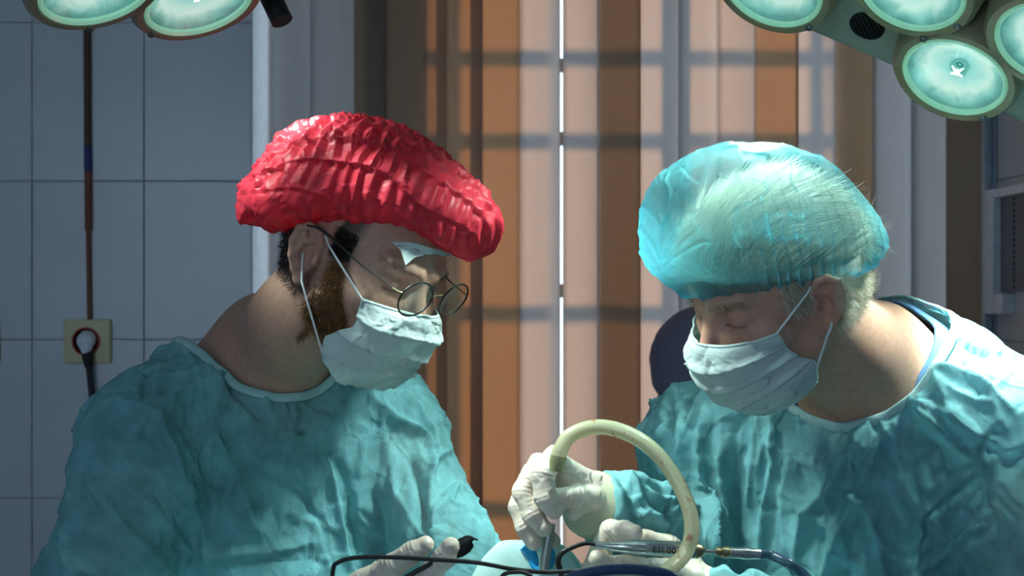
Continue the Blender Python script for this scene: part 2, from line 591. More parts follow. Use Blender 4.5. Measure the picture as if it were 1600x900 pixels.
def wall_tile(parent, x0, x1, z0, z1, side=None):
    w, h = x1 - x0 - GAP, z1 - z0 - GAP
    key = (round(w, 4), round(h, 4), side)
    if key not in tile_meshes:
        s = (w, .006, h) if side is None else (.006, w, h)
        o = MB().box((0, 0, 0), s, bev=.0014).build('tile', M['tile'], None, smooth=False)
        tile_meshes[key] = o.data
    else:
        o = bpy.data.objects.new('tile', tile_meshes[key]); COL.objects.link(o)
    cx, cz = (x0 + x1) / 2, (z0 + z1) / 2
    o.location = (cx, WB + .003 + rng.uniform(-.0006, .0004), cz) if side is None else (XR - .003 + rng.uniform(-.0004, .0006), cx, cz)
    o.rotation_euler = (rng.uniform(-.002, .002), 0, rng.uniform(-.003, .003))
    finish(o, parent=parent)


M_grout_strip = MB().box(((XL + OL) / 2, WB + .0055, 1.3), (OL - XL, .001, 2.6)).build('grout_bed', M['grout'], wall_back, smooth=False)
zs = [z_joint + k * TH for k in range(-4, 4)]
xs = [x_joint + k * TW for k in range(-4, 3)]
for i in range(len(xs) - 1):
    for j in range(len(zs) - 1):
        wall_tile(wall_back, xs[i], min(xs[i + 1], OL), zs[j], zs[j + 1])
MB().box((XR - .0005, 2.6, 1.4), (.001, 1.17, 2.4)).build('grout_bed', M['grout'], wall_right, smooth=False)
for i in range(4):
    for j in range(len(zs) - 1):
        wall_tile(wall_right, WB - (i + 1) * TW - .01, WB - i * TW - .01, zs[j], zs[j + 1], 'r')

# moulded white-blue trim between the blinds and the side wall
b = MB()
for x, w, d in ((.8895, .007, .010), (.8965, .005, .005), (.9025, .005, .012), (.9085, .006, .006)):
    b.box((x, WB - d / 2, 1.4), (w, d, 2.7), bev=.0012)
b.build('trim_1', M['paint'], None, smooth=False, kind='structure')

# window: frame, mullions, panes, iron grille, sill
win = empty('window_1', (0.2, WB + .28, OB), None, None, kind='structure')
b = MB()
yw = WB + .275
for lo, hi in (((OL, yw - .025, OB), (OL + .03, yw + .025, OT)), ((OR_ - .05, yw - .025, OB), (OR_, yw + .025, OT)), ((OL, yw - .025, OB), (OR_, yw + .025, OB + .06)), ((OL, yw - .025, OT - .06), (OR_, yw + .025, OT))):
    lo, hi = np.array(lo), np.array(hi); b.box((lo + hi) / 2, hi - lo, bev=.004)
b.build('window_frame', M['frame_wood'], win, smooth=False)
for x, w in ((-.275, .10), (.335, .05)):
    MB().box((x, yw, (OB + OT) / 2), (w, .05, OT - OB - .12), bev=.004).build('mullion', M['frame_wood'], win, smooth=False)
for x0, x1 in ((OL + .03, -.325), (-.225, .31), (.36, OR_ - .05)):
    MB().box(((x0 + x1) / 2, yw + .004, (OB + OT) / 2), (x1 - x0, .004, OT - OB - .12)).build('pane', M['pane'], win, smooth=False)
MB().box(((OL + OR_) / 2, WB + .12, OB + .012), (OR_ - OL, .28, .024), bev=.005).build('window_sill', M['plaster'], win, smooth=False)
gr = empty('iron_grille', (0.2, 3.66, OB), 'iron bar grille fixed outside the window behind the vertical blinds', 'grille')
for z in (2.25, 1.977, 1.82, 1.494, 1.124):
    MB().box((.2, 3.66, z), (1.42, .012, .030)).build('bar', M['grille'], gr, smooth=False)
for x in (-.40, -.066, .130, .36, .62, .86):
    MB().box((x, 3.672, 1.6), (.024, .012, 1.7)).build('bar', M['grille'], gr, smooth=False)
# the street side: ground and two unseen blocks added to keep sun off both window ends
struct_box('ground', (-6, 3.6, -.4), (6, 14, -.3), M['grout'])
struct_box('sun_blocker_1', (-1.3, 4.3, -.4), (-.05, 4.6, 3.4), M['grout'])
struct_box('sun_blocker_2', (.74, 4.3, -.4), (1.7, 4.6, 3.4), M['grout'])

# vertical blind: one slat at a time.  (left px, right px, yaw in degrees, brightness side)
blind = empty('vertical_blind', (.2, WB + .03, 2.4), 'vertical blind of beige fabric slats hanging in the window behind both surgeons', 'blind')
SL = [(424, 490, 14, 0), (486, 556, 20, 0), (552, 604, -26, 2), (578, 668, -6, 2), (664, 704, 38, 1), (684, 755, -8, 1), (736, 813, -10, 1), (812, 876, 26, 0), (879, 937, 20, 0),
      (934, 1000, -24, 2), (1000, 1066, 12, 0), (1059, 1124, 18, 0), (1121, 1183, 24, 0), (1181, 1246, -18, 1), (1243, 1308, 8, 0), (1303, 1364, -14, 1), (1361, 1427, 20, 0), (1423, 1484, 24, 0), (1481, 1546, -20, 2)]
YS = WB + .035
for i, (a, c, yaw, kind_) in enumerate(SL):
    y0 = YS + (i % 2) * .005
    x0, x1 = (a - 800) / FPX * y0, (c - 800) / FPX * y0
    w = (x1 - x0) / math.cos(math.radians(yaw))
    n = 9; u = np.linspace(-.5, .5, n)
    bowl = .010 * (1 - (2 * u) ** 2)
    cx = (x0 + x1) / 2; ca, sa = math.cos(math.radians(yaw)), math.sin(math.radians(yaw))
    V = []
    for th in (0, .0005):
        for z in np.linspace(OB + .06, OT - .02, 5):
            for k in range(n):
                lx, ly = u[k] * w, -bowl[k] + th
                V.append((cx + lx * ca - ly * sa, y0 + lx * sa + ly * ca, z))
    F = []
    for s in (0, 1):
        for r in range(4):
            for k in range(n - 1):
                q = s * 5 * n + r * n + k
                f = (q, q + 1, q + n + 1, q + n); F.append(f if s == 0 else f[::-1])
    for r in range(4):
        for k in (0, n - 1):
            q = r * n + k; F.append((q, q + n, q + n + 5 * n, q + 5 * n))
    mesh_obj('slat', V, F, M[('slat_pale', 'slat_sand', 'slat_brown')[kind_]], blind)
MB().box(((OL + OR_) / 2, YS, OT - .005), (OR_ - OL - .02, .04, .03), bev=.004).build('headrail', M['white_plastic'], blind, smooth=False)

# conduit, socket and plug on the tiled wall
def W(px, py, off=0.0): return P(px, py, WB - off)


co = empty('wall_conduit', W(137, 500), 'thin brown electrical conduit running down the grey tiled wall to a socket', 'conduit')
b = MB(); b.tube([W(136, -300, .008), W(136, 40, .008), W(137, 228, .008)], .0068, 10); b.build('upper_sleeve', M['brown_cord'], co)
MB().tube([W(137, 228, .008), W(137.5, 268, .008)], .0072, 10).build('tape_band', M['blue_tape'], co, label='blue tape band')
MB().tube([W(137.5, 268, .008), W(138, 360, .008)], .0066, 10).build('middle_sleeve', M['rust_cord'], co)
MB().tube([W(138, 360, .007), W(139, 440, .007), W(140, 503, .007)], .0045, 10).build('lower_sleeve', M['rust_cord'], co)


def outlet(px, py, label, plug):
    c = W(px, py)
    o = empty('wall_socket', c, label, 'socket')
    MB().box(c + (0, -.006, 0), (.088, .012, .082), bev=.003).build('faceplate', M['cream'], o, smooth=False)
    MB().lathe([(.020, 0), (.026, 0), (.0265, .004), (.0235, .005), (.0225, -.004), (.0, -.004)], c + (-.001, -.012, 0), (0, -1, 0), 32).build('socket_ring', M['red'], o, label='red ring around the socket')
    if plug:
        p = empty('power_plug', c + (0, -.02, 0), 'white round plug with a black cord in the cream wall socket', 'plug')
        b = MB(); b.lathe([(.0, -.006), (.017, -.006), (.0175, .012), (.014, .020), (.0, .021)], c + (.001, -.013, .003), (0, -1, -.25), 24)
        b.tube([c + (.001, -.026, .004), c + (.003, -.030, -.012), c + (.004, -.026, -.024)], [.011, .011, .009], 14)
        b.build('plug_body', M['white_plastic'], p)
        b = MB(); b.tube([c + (.004, -.027, -.016), c + (.005, -.026, -.030), c + (.006, -.022, -.046)], [.0105, .0105, .008], 14); b.build('cord_grip', M['black'], p)
        b = MB(); b.tube([c + (.006, -.022, -.044), c + (.010, -.018, -.09), c + (.022, -.016, -.20), c + (.05, -.016, -.45)], .006, 10, sub=6); b.build('cord', M['black'], p)


outlet(138, 533, 'cream square wall socket with red ring, plug pushed in, on tiles', True)
outlet(-36, 533, 'cream wall socket of which only a sliver shows at the photo edge', False)

# white framed light box on the side wall
lb = empty('light_box', (XR, 2.95, 1.45), 'white framed dark x-ray light box mounted on the side wall beside the blinds', 'light box')
b = MB()
z0, z1, ya, yb = 1.452, 1.682, 2.72, 3.185
b.box((XR - .016, yb - .028, (z0 + z1) / 2), (.032, .056, z1 - z0), bev=.003)
b.box((XR - .015, (ya + yb) / 2 - .029, z1 - .009), (.030, yb - ya - .058, .016), bev=.003)
b.box((XR - .015, yb - .084, z0 + .019), (.030, .056, .036), bev=.003)
b.build('case', M['white_plastic'], lb, smooth=False)
MB().box((XR - .008, (ya + yb) / 2 - .01, (z0 + z1) / 2 + .016), (.016, yb - ya - .04, z1 - z0 - .05)).build('dark_screen', M['dark_panel'], lb, smooth=False)
b = MB()
for k in range(16):
    b.lathe([(.0, .0), (.0035, .0), (.0035, .0015), (.0, .0015)], (XR - .016, 3.045, z0 + .05 + k * .0105), (-1, 0, 0), 8)
b.build('perforations', M['black'], lb, smooth=False)


# ================================================================== SURGICAL LAMPS
def ray_plane(px, py, p0, n):
    d = np.array([(px - 800) / FPX, 1.0, -(py - 450) / FPX]); o = np.array([0, 0, CAMZ])
    return o + d * (np.dot(p0 - o, n) / np.dot(d, n))


def lamp_pod(lamp, c, n, r, twist, aim, deep=0.0, power=1.0, cone=46):
    """one round lamp head on the plate: bezel bowl, lens ring, glowing lens, bulb, screws"""
    n = n / np.linalg.norm(n)
    R = r * 1.27
    prof = [(R * .80, -.06), (R * 1.02, -.045 - deep), (R * 1.04, -.02), (R * 1.0, .004), (R * .93, .012), (r * 1.06, .012), (r * 1.03, .006), (r * 1.03, -.03)]
    pod = MB().lathe(prof, c, n, 56, caps=False).build('lamp_head', M['bezel'], lamp)
    MB().lathe([(r * 1.04, .004), (r * 1.04, .010), (r * 1.0, .013), (r * .945, .010), (r * .945, .002)], c, n, 56, caps=False).build('lens_ring', M['lens_ring'], pod, label='pale green glass rim')
    B = frame(n)
    rr = np.linspace(0, 1, 14); nn = 48; a = np.linspace(0, 2 * np.pi, nn, endpoint=False)
    V = [c - n * .012]; Cc = [(0, 0, 0)]
    for q in rr[1:]:
        for t in a:
            V.append(c + B @ np.array([q * r * .95 * math.cos(t), q * r * .95 * math.sin(t), .006 - .018 * (1 - q * q)])); Cc.append((q, .5 + .5 * math.cos(t), .5 + .5 * math.sin(t)))
    F = [(0, 1 + (k + 1) % nn, 1 + k)[::-1] for k in range(nn)]
    for i in range(len(rr) - 2):
        for k in range(nn):
            p, q2 = 1 + i * nn + k, 1 + i * nn + (k + 1) % nn
            F.append((p, q2, q2 + nn, p + nn))
    mesh_obj('lens', V, F, M['lens'], pod, cols=np.array(Cc))
    b = MB(); b.lathe([(.0, -.004), (r * .045, -.002), (r * .04, .004), (.0, .006)], c, n, 12)
    for ang_ in (.3, 1.87):
        dv = B[:, 0] * math.cos(ang_) + B[:, 1] * math.sin(ang_)
        b.tube([c - dv * r * .16 - n * .001, c + n * .002, c + dv * r * .16 - n * .001], [.0008, .0022, .0008], 6)
    b.build('bulb', M['bulb'], pod)
    u = B[:, 0] * math.cos(twist) + B[:, 1] * math.sin(twist)
    for s in (1, -1):
        MB().lathe([(.0048, 0), (.0048, .003), (.003, .0048), (0, .005)], c + u * s * r * 1.13 + n * .011, n, 12).build('screw', M['dull_steel'], pod)
    L = bpy.data.lights.new('lamp_beam', 'SPOT')
    L.energy = LAMP_POWER * power; L.color = (0.80, 1.0, 0.93); L.spot_size = math.radians(cone); L.spot_blend = 0.75; L.shadow_soft_size = r * .6
    lo = bpy.data.objects.new('lamp_beam', L); COL.objects.link(lo)
    pos = c + n * .025
    lo.location = pos
    lo.rotation_euler = Vector(np.asarray(aim) - pos).to_track_quat('-Z', 'Y').to_euler()
    finish(lo, parent=pod)
    return pod


FIELD = np.array([0.08, 1.92, 1.20])
# lamp over the second surgeon
nR = np.array([-.42, -.48, -.77]); nR /= np.linalg.norm(nR)
p0 = P(1495, 112, 2.05)
lampR = empty('surgical_lamp', ray_plane(1500, -150, p0 - nR * .05, nR), 'grey green multi-head operating lamp hanging above the surgeon in the blue cap', 'lamp')
pp = p0 - nR * .045
corners = [ray_plane(x, y, pp, nR) for x, y in ((1090, -24), (1640, 212), (1700, 205), (1740, 120), (1760, -130), (1600, -420), (1200, -420), (1060, -140))]
cen = np.mean(corners, 0)
b = MB(); nc = len(corners)
back = [c_ - nR * .07 for c_ in corners]; inn = [cen + (c_ - cen) * .8 - nR * .12 for c_ in corners]
b.add(corners + back + inn, [tuple(range(nc))] + [(i, i + nc, (i + 1) % nc + nc, (i + 1) % nc) for i in range(nc)] + [(i + nc, i + 2 * nc, (i + 1) % nc + 2 * nc, (i + 1) % nc + nc) for i in range(nc)] + [tuple(range(3 * nc - 1, 2 * nc - 1, -1))])
ho = b.build('housing', M['housing'], lampR, smooth=False)
bv = ho.modifiers.new('soft', 'BEVEL'); bv.width = .008; bv.segments = 3
MB().tube([cen - nR * .1, cen - nR * .2 + np.array([.0, 0, .06]), (cen[0] - .1, cen[1], ZC)], .025, 16, sub=6).build('suspension_arm', M['housing'], lampR)
rl = 80 / FPX * 2.05
for (x, y), tw, aim, pw_ in (((1210, -27), 1.9, np.array([.28, 1.85, 1.62]), 2.8), ((1428, -24), 2.1, np.array([.33, 1.9, 1.55]), .15), ((1495, 112), 1.75, np.array([.585, 2.0, 1.40]), 3.6), ((1645, 58), 1.6, FIELD + (.05, 0, 0), 1.6),
                          ((1235, -180), 1.6, np.array([-.12, 2.05, 1.22]), 2.5), ((1440, -190), 1.6, np.array([-.06, 2.0, 1.2]), 2.2), ((1630, -120), 1.6, np.array([.59, 2.0, 1.39]), 4.5), ((1340, -340), 1.6, np.array([-.02, 1.83, 1.25]), 2.4), ((1540, -320), 1.6, np.array([.28, 1.84, 1.61]), 1.4)):  # unseen upper heads, assumed and added to light chest, shoulder, hands and cap
    lamp_pod(lampR, ray_plane(x, y, p0, nR), nR, rl, tw, aim, power=pw_, cone=30 if (y < -100 and x > 1300) or x == 1210 else 46)
B = frame(nR)
for (x, y), r in (((1355, 40), .0225), ((1561, 30), .022)):
    c = ray_plane(x, y, pp, nR)
    v = MB().lathe([(0, .0005), (r * .9, .0005), (r * .92, .002), (r, .002), (r, .0)], c, nR, 32).build('vent', M['black'], lampR, label='round black vent')
    b = MB()
    for k in range(-3, 4):
        b.box(c + nR * .002 + B[:, 0] * k * r * .25, (.0022, 2 * r * math.sqrt(1 - (k * .27) ** 2) * .95, .002), R=B)
    b.build('vent_ribs', M['dark_steel'], v, smooth=False)

# lamp over the first surgeon
nL = np.array([.33, -.30, -.90]); nL /= np.linalg.norm(nL)
q0 = P(305, -6, 2.0)
lampL = empty('surgical_lamp', ray_plane(250, -200, q0, nL), 'brown grey multi-head operating lamp with a black handle above the surgeon in the red cap', 'lamp')
rl2 = 84 / FPX * 2.0
lp = [lamp_pod(lampL, ray_plane(x, y, q0, nL), nL, rl2, tw, aim, deep=.03, power=pw, cone=34 if y > -100 else 25) for (x, y), tw, aim, pw in (((148, -24), 2.0, np.array([-.26, 2.03, 1.60]), .75), ((308, -4), 1.2, np.array([-.15, 2.02, 1.60]), .9), ((345, -160), 1.2, np.array([.04, 1.93, 1.22]), 3.4), ((500, -135), 1.2, np.array([.20, 1.92, 1.36]), 1.7), ((480, -290), 1.2, np.array([.24, 1.92, 1.30]), 1.7))]  # the higher heads are unseen, added to brighten the field and the far chest
pc = ray_plane(330, -175, q0, nL) - nL * .08
b = MB(); b.lathe([(.0, 0), (.25, 0), (.265, -.015), (.25, -.05), (.12, -.09), (0, -.1)], pc - nL * .03, nL, 48)
b.build('housing', M['housing'], lampL)
MB().tube([pc - nL * .1, pc - nL * .2 + np.array([0, 0, .05]), (pc[0], pc[1], ZC)], .025, 16, sub=6).build('suspension_arm', M['housing'], lampL)
b = MB(); b.tube([P(380, -90, 2.12), P(408, -35, 2.1), P(424, -2, 2.09), P(441, 33, 2.08)], [.011, .0125, .0135, .0135], 24)
hd = b.build('handle', M['black'], lampL, label='black cylindrical lamp handle')
MB().tube([pc + np.array([.1, 0, -.02]), P(370, -110, 2.12), P(385, -80, 2.12)], .009, 12).build('handle_stem', M['dark_steel'], lampL)

# ================================================================== PEOPLE
def head_frame(yaw, pitch, roll, side):
    y, p, r = (math.radians(v) for v in (yaw, pitch, roll))
    F = np.array([side * math.cos(y), -math.sin(y), 0]); S = np.array([-side * math.sin(y), -math.cos(y), 0]); U = np.array([0, 0, 1.0])
    F2 = F * math.cos(p) - U * math.sin(p); U2 = U * math.cos(p) + F * math.sin(p)
    S2 = S * math.cos(r) + U2 * math.sin(r); U3 = U2 * math.cos(r) - S * math.sin(r)
    return np.stack([S2, F2, U3], 1)          # columns: sideways (to the camera), forward, up


class Head:
    """a head described in centimetres: x sideways, y forward, z up, origin between the ears"""
    def __init__(self, pos, ang, side, s, old=False, eary=.1, ears=1.0):
        self.eary, self.ears = eary, ears
        self.pos = np.array(pos, float); self.R = head_frame(*ang, side); self.s = .01 * s; self.old = old
        self.flip = np.linalg.det(self.R) < 0
    def w(self, q): return self.pos + (np.asarray(q, float) * self.s) @ self.R.T
    def loc(self, p): return ((p - self.pos) @ self.R) / self.s
    def sdf(self, p): return self.cm(self.loc(p)) * self.s
    def cm(self, q):
        x = np.abs(q[:, 0]); s = np.stack([x, q[:, 1], q[:, 2]], 1)
        d = ellip(s, (0, -1.0, 4.0), (7.3, 9.2, 8.2))
        d = smin(d, ellip(s, (0, 4.2, -1.5), (6.0, 5.3, 7.0)), 2.2)
        d = smin(d, ellip(s, (0, -4.2, 1.0), (6.4, 6.6, 6.0)), 1.5)
        d = smin(d, rcone(s, (1.2, 6.3, -7.3), (5.0, .8, -4.6), 1.9, 1.5), 2.0)
        d = smin(d, ellip(s, (0, 7.3, -7.4), (2.0, 1.6, 1.5)), 1.0)
        d = smin(d, ellip(s, (4.5, 5.6, -.9), (1.9, 2.0, 1.6)), 1.6)
        d = smin(d, rcone(s, (1.2, 8.55, 3.6), (4.3, 6.9, 3.9), .95, .8), 1.2)
        d = smax(d, -ellip(s, (3.05, 9.5, 1.8), (1.9, 2.1, 1.35)), .8)
        d = smin(d, rcone(s, (0, 8.5, 2.3), (0, 10.5, -1.3), .75, .92), .8)
        d = smin(d, ellip(s, (0, 10.45, -1.6), (1.2, 1.1, 1.0)), .6)
        d = smin(d, ellip(s, (1.1, 9.6, -2.0), (.75, .95, .75)), .5)
        d = smax(d, -ellip(s, (.55, 10.1, -2.8), (.35, .5, .35)), .3)
        e = np.linalg.norm(s - np.array([3.1, 6.95, 1.7], np.float32), axis=1)
        lid = e - 1.40
        # lowered upper lid meets the lower lid in a fine groove
        groove = np.abs(s[:, 2] - (1.05 + .10 * (s[:, 0] - 3.1) ** 2 * .5))
        lid = lid + .22 * np.exp(-(groove / .15) ** 2)
        crease = np.abs(s[:, 2] - (2.45 - .10 * (s[:, 0] - 3.1) ** 2))
        lid = lid + .14 * np.exp(-(crease / .14) ** 2)
        d = smin(d, lid, .35)
        d = smin(d, ellip(s, (0, 9.2, -4.7), (2.3, .9, .55)), .4)
        d = smin(d, ellip(s, (0, 9.0, -5.6), (1.9, .9, .6)), .35)
        if self.old:
            for (a, b_) in (((2.0, 8.4, .2), (4.6, 7.2, .1)), ((1.5, 9.3, -2.2), (3.1, 7.9, -4.6)), ((4.9, 6.9, 1.7), (6.1, 5.2, 1.2)), ((4.9, 6.8, 1.1), (6.0, 5.0, .2))):
                d = d + .13 * np.exp(-(np.maximum(rcone(s, a, b_, .05, .05), 0) / .22) ** 2)
            for z in (5.2, 6.1):
                d = d + .06 * np.exp(-((s[:, 2] - z) / .16) ** 2) * (s[:, 1] > 5)
        # ear
        e1 = np.array([.42, -.907, 0]); e2 = np.array([.16, 0.12, .98]); e2 -= e1 * (e1 @ e2); e2 /= np.linalg.norm(e2); e3 = np.cross(e2, e1); e3 *= np.sign(e3[0])
        o = np.array([6.9, self.eary, 0.2])
        E = np.stack([(s - o) @ e1, (s - o) @ e2, (s - o) @ e3], 1)
        near = ((E[:, 0] + .0) ** 2 + E[:, 1] ** 2 < 30) & (np.abs(E[:, 2]) < 4)
        if near.any():
            q2 = (E[near] / self.ears).astype(np.float32)
            hx = [(-.5, .6, .3), (-.55, 1.7, .35), (.05, 2.75, .5), (1.1, 3.05, .75), (1.95, 2.35, .95), (2.1, 1.0, 1.0), (1.75, -.5, .85), (1.15, -1.8, .5), (.45, -2.7, .25)]
            a = ellip(q2, (.75, .35, .15), (1.6, 2.75, .38))
            for k in range(len(hx) - 1): a = smin(a, rcone(q2, hx[k], hx[k + 1], .34 + .01 * k, .35 + .01 * k), .22)
            for A, B_ in (((1.25, 2.0, .75), (1.25, .4, .8)), ((1.25, .4, .8), (.75, -1.1, .55)), ((1.25, 1.2, .75), (.2, 1.75, .5))): a = smin(a, rcone(q2, A, B_, .33, .3), .25)
            a = smin(a, ellip(q2, (.35, -2.6, .25), (.75, .85, .42)), .35)
            a = smax(a, -ellip(q2, (.35, -.05, .75), (.75, 1.15, .75)), .25)
            a = smin(a, ellip(q2, (-.55, -.05, .45), (.38, .62, .42)), .3)
            a = smin(a, ellip(q2, (-.1, .0, -.9), (.9, 2.0, 1.2)), .5)
            d[near] = smin(d[near], a * self.ears, .3)
        return d


def fast_cols(base, n): return np.tile(np.array(base, float), (n, 1))


def visible_points(V, N, pts, rad=6.0):
    """the surface point nearest the camera for each pixel"""
    px = 800 + FPX * V[:, 0] / V[:, 1]; py = 450 - FPX * (V[:, 2] - CAMZ) / V[:, 1]
    out = []
    for x, y in pts:
        d = np.hypot(px - x, py - y)
        r = rad
        m = np.where(d < r)[0]
        while len(m) == 0 and r < 60:
            r *= 1.6; m = np.where(d < r)[0]
        if len(m) == 0: m = np.array([d.argmin()])
        ymin = V[m, 1].min()
        m = m[V[m, 1] < ymin + .02]
        k = m[d[m].argmin()]
        out.append(k)
    return np.array(out)


def densify(poly, step=7.0):
    out = []
    for (a, b_) in zip(poly[:-1], poly[1:]):
        n = max(1, int(math.hypot(b_[0] - a[0], b_[1] - a[1]) / step))
        out += [(a[0] + (b_[0] - a[0]) * t / n, a[1] + (b_[1] - a[1]) * t / n) for t in range(n)]
    return out + [poly[-1]]


def seg_dist(V, L):
    """distance of every vertex to a 3-D polyline and position 0..1 along it"""
    best = np.full(len(V), 9.0); pos = np.zeros(len(V)); n = len(L) - 1
    for i in range(n):
        a, ab = L[i], L[i + 1] - L[i]
        t = np.clip(((V - a) @ ab) / max(ab @ ab, 1e-9), 0, 1)
        d = np.linalg.norm(V - a - t[:, None] * ab, axis=1)
        m = d < best; best = np.where(m, d, best); pos = np.where(m, (i + t) / n, pos)
    return best, pos


def add_folds(V, N, folds):
    """raise (or sink) creases in the cloth along 3-D lines lying on it"""
    D = np.zeros(len(V))
    for poly, amp, wid in folds:
        k = visible_points(V, N, densify(poly))
        L = V[k]
        if len(L) > 4: L = np.concatenate([L[:1], (L[:-2] + L[1:-1] * 2 + L[2:]) / 4, L[-1:]])
        lo, hi = L.min(0) - wid, L.max(0) + wid
        m = np.where(((V > lo) & (V < hi)).all(1))[0]
        if len(m) == 0: continue
        d, t = seg_dist(V[m], L)
        fade = np.clip(t / .18, 0, 1) * np.clip((1 - t) / .18, 0, 1) * .85 + .15
        D[m] += amp * fade * np.clip(1 - d / wid, 0, 1) ** 1.7
    return D


def torso_frame(N, F, lean):
    F = np.array([F[0], F[1], 0.0]); F /= np.linalg.norm(F)
    L = np.array([-F[1], F[0], 0.0])                  # the person's left
    U = np.array([0, 0, 1.0]) * math.cos(lean) + F * math.sin(lean)
    F2 = F * math.cos(lean) - np.array([0, 0, 1.0]) * math.sin(lean)
    return np.array(N, float), L, F2, U


def torso_sdf(p, T, sh, g=0.0):
    N, L, F, U = T
    q = np.stack([(p - N) @ L, (p - N) @ F, (p - N) @ U], 1).astype(np.float32)
    d = ellip(q, (0, .005, -.20), (.175 + g, .115 + g, .20 + g))
    d = smin(d, ellip(q, (0, -.005, -.46), (.155 + g, .115 + g, .22 + g)), .08)
    d = smin(d, rcone(p, sh[0], sh[1], .050 + g, .050 + g), .05)
    for s_ in sh: d = smin(d, rcone(p, N + .02 * U - .025 * F, s_, .052 + g * .8, .05 + g), .05)
    return d


def chain_sdf(p, pts, k=.02, g=0.0):
    d = None
    for (a, ra), (b_, rb) in zip(pts[:-1], pts[1:]):
        e = rcone(p, a, b_, ra + g, rb + g); d = e if d is None else smin(d, e, k)
    return d


def make_body(name, parent, H, T, sh, arms, neck, col_fn, mat, label=None, single=False):
    def fn(p):
        d = H.sdf(p)
        d = smin(d, chain_sdf(p, neck, .03), .018)
        d = smin(d, torso_sdf(p, T, sh), .045)
        for a in arms: d = smin(d, chain_sdf(p, a, .02), .025)
        return d
    N = T[0]
    lo = np.minimum(H.pos - .165, N - .13); hi = np.maximum(H.pos + .165, N + .13)
    lo[2] = N[2] - .11
    if single:
        V, F = sdf_mesh(fn, (N[0] - .42, N[1] - .55, .78), (N[0] + .42, N[1] + .25, H.pos[2] + .17), .0055)
        V = laplace(V, F, 1, .4)
        return V, normals(V, F), mesh_obj(name, V, F, mat, parent, cols=col_fn(H.loc(V), V), label=label)
    V1, F1 = sdf_mesh(fn, lo, hi, .0019)
    V1 = laplace(V1, F1, 1, .4)
    lo2 = np.array([N[0] - .42, N[1] - .55, .78]); hi2 = np.array([N[0] + .42, N[1] + .25, N[2] + .02])
    V2, F2 = sdf_mesh(fn, lo2, hi2, .008)
    inside = ((V2 > lo + .012) & (V2 < hi - .012)).all(1)
    V2, F2, _ = keep_faces(V2, F2, ~inside)
    V = np.concatenate([V1, V2]); F = np.concatenate([F1, F2 + len(V1)])
    c = col_fn(H.loc(V), V)
    o = mesh_obj(name, V, F, mat, parent, cols=c, label=label)
    return V1, normals(V1, F1), o


def make_gown(parent, T, sh, arms, hole, folds, hem, mat, seed, label, h=.0034, fold_scale=1.0):
    N = T[0]
    def fn(p):
        d = torso_sdf(p, T, sh, .020)
        ax = N - .30 * T[3]
        d = smin(d, rcone(p, ax, (ax[0] + .02, ax[1] + .05, .35), .175, .27), .10)
        for a in arms: d = smin(d, chain_sdf(p, a, .04), .045)
        # big soft irregularities of loose cloth
        return d - .007 * noise(p * 7.0 + seed, seed) - .003 * noise(p * 17.0 + seed, seed + 3)
    lo = np.array([min(N[0] - .42, min(v[0][0] for a in arms for v in a) - .12), N[1] - .55, 1.02]); hi = np.array([max(N[0] + .42, max(v[0][0] for a in arms for v in a) + .12), N[1] + .27, N[2] + .12])
    V, F = sdf_mesh(fn, lo, hi, h)
    lo2 = lo.copy(); hi2 = hi.copy(); lo2[2] = .32; hi2[2] = 1.035
    V2, F2 = sdf_mesh(fn, lo2, hi2, .012)
    # neck opening
    d = chain_sdf(V, hole, .01)
    V, F, used = keep_faces(V, F, d > 0)
    V = laplace(V, F, 2, .5)
    n = normals(V, F)
    rg_ = random.Random(seed)
    lo_px = 800 + FPX * (N[0] - .30) / N[1]
    loose = []
    for _ in range(70):                       # short straight creases left from the folded packet and from movement
        x, y = rg_.uniform(lo_px, lo_px + 740), rg_.uniform(560, 895); a = rg_.gauss(1.2, .55) * rg_.choice((1, 1, -1)); l = rg_.uniform(40, 170)
        loose.append(([(x, y), (x + l * math.cos(a) * .5 + rg_.uniform(-8, 8), y + l * math.sin(a) * .5), (x + l * math.cos(a), y + l * math.sin(a))], rg_.uniform(.0025, .0050), rg_.uniform(.007, .012)))
    D = np.maximum(add_folds(V, n, [(p_, a_ * 1.4, w_ * .68) for p_, a_, w_ in folds]) * fold_scale + add_folds(V, n, loose), -.010)
    q = V + .03 * np.stack([noise(V * 9, seed + 5), noise(V * 9, seed + 6), noise(V * 9, seed + 7)], 1)
    D += .0075 * crumple(q * np.array([11, 11, 7.0]), seed) + .0034 * crumple(q * 24.0, seed + 9) + .0012 * crumple(q * 55.0, seed + 19)
    rid = 1 - np.abs(noise(q * np.array([13, 13, 5.0]), seed + 30))
    D += .0045 * np.clip(rid - .72, 0, 1) / .28
    bl = boundary_loops(F)
    V = V + n * np.maximum(D, -.011)[:, None]
    V = laplace(V, F, 1, .12)
    # gather the neckline into an even edge
    for L in bl[:1]:
        if len(L) > 40: V[L] = smooth_loop(V[L], 12)
    neckline = V[bl[0]] if len(bl) and len(bl[0]) > 30 else None
    cands = [L for L in bl if len(L) > 30 and V[L][:, 2].min() > 1.2]
    if cands: neckline = smooth_loop(V[cands[0]], 14)
    VV = np.concatenate([V, V2]); FF = np.concatenate([F, F2 + len(V)])
    o = mesh_obj('gown', VV, FF, mat, parent, label=label)
    return o, V, normals(V, F), neckline


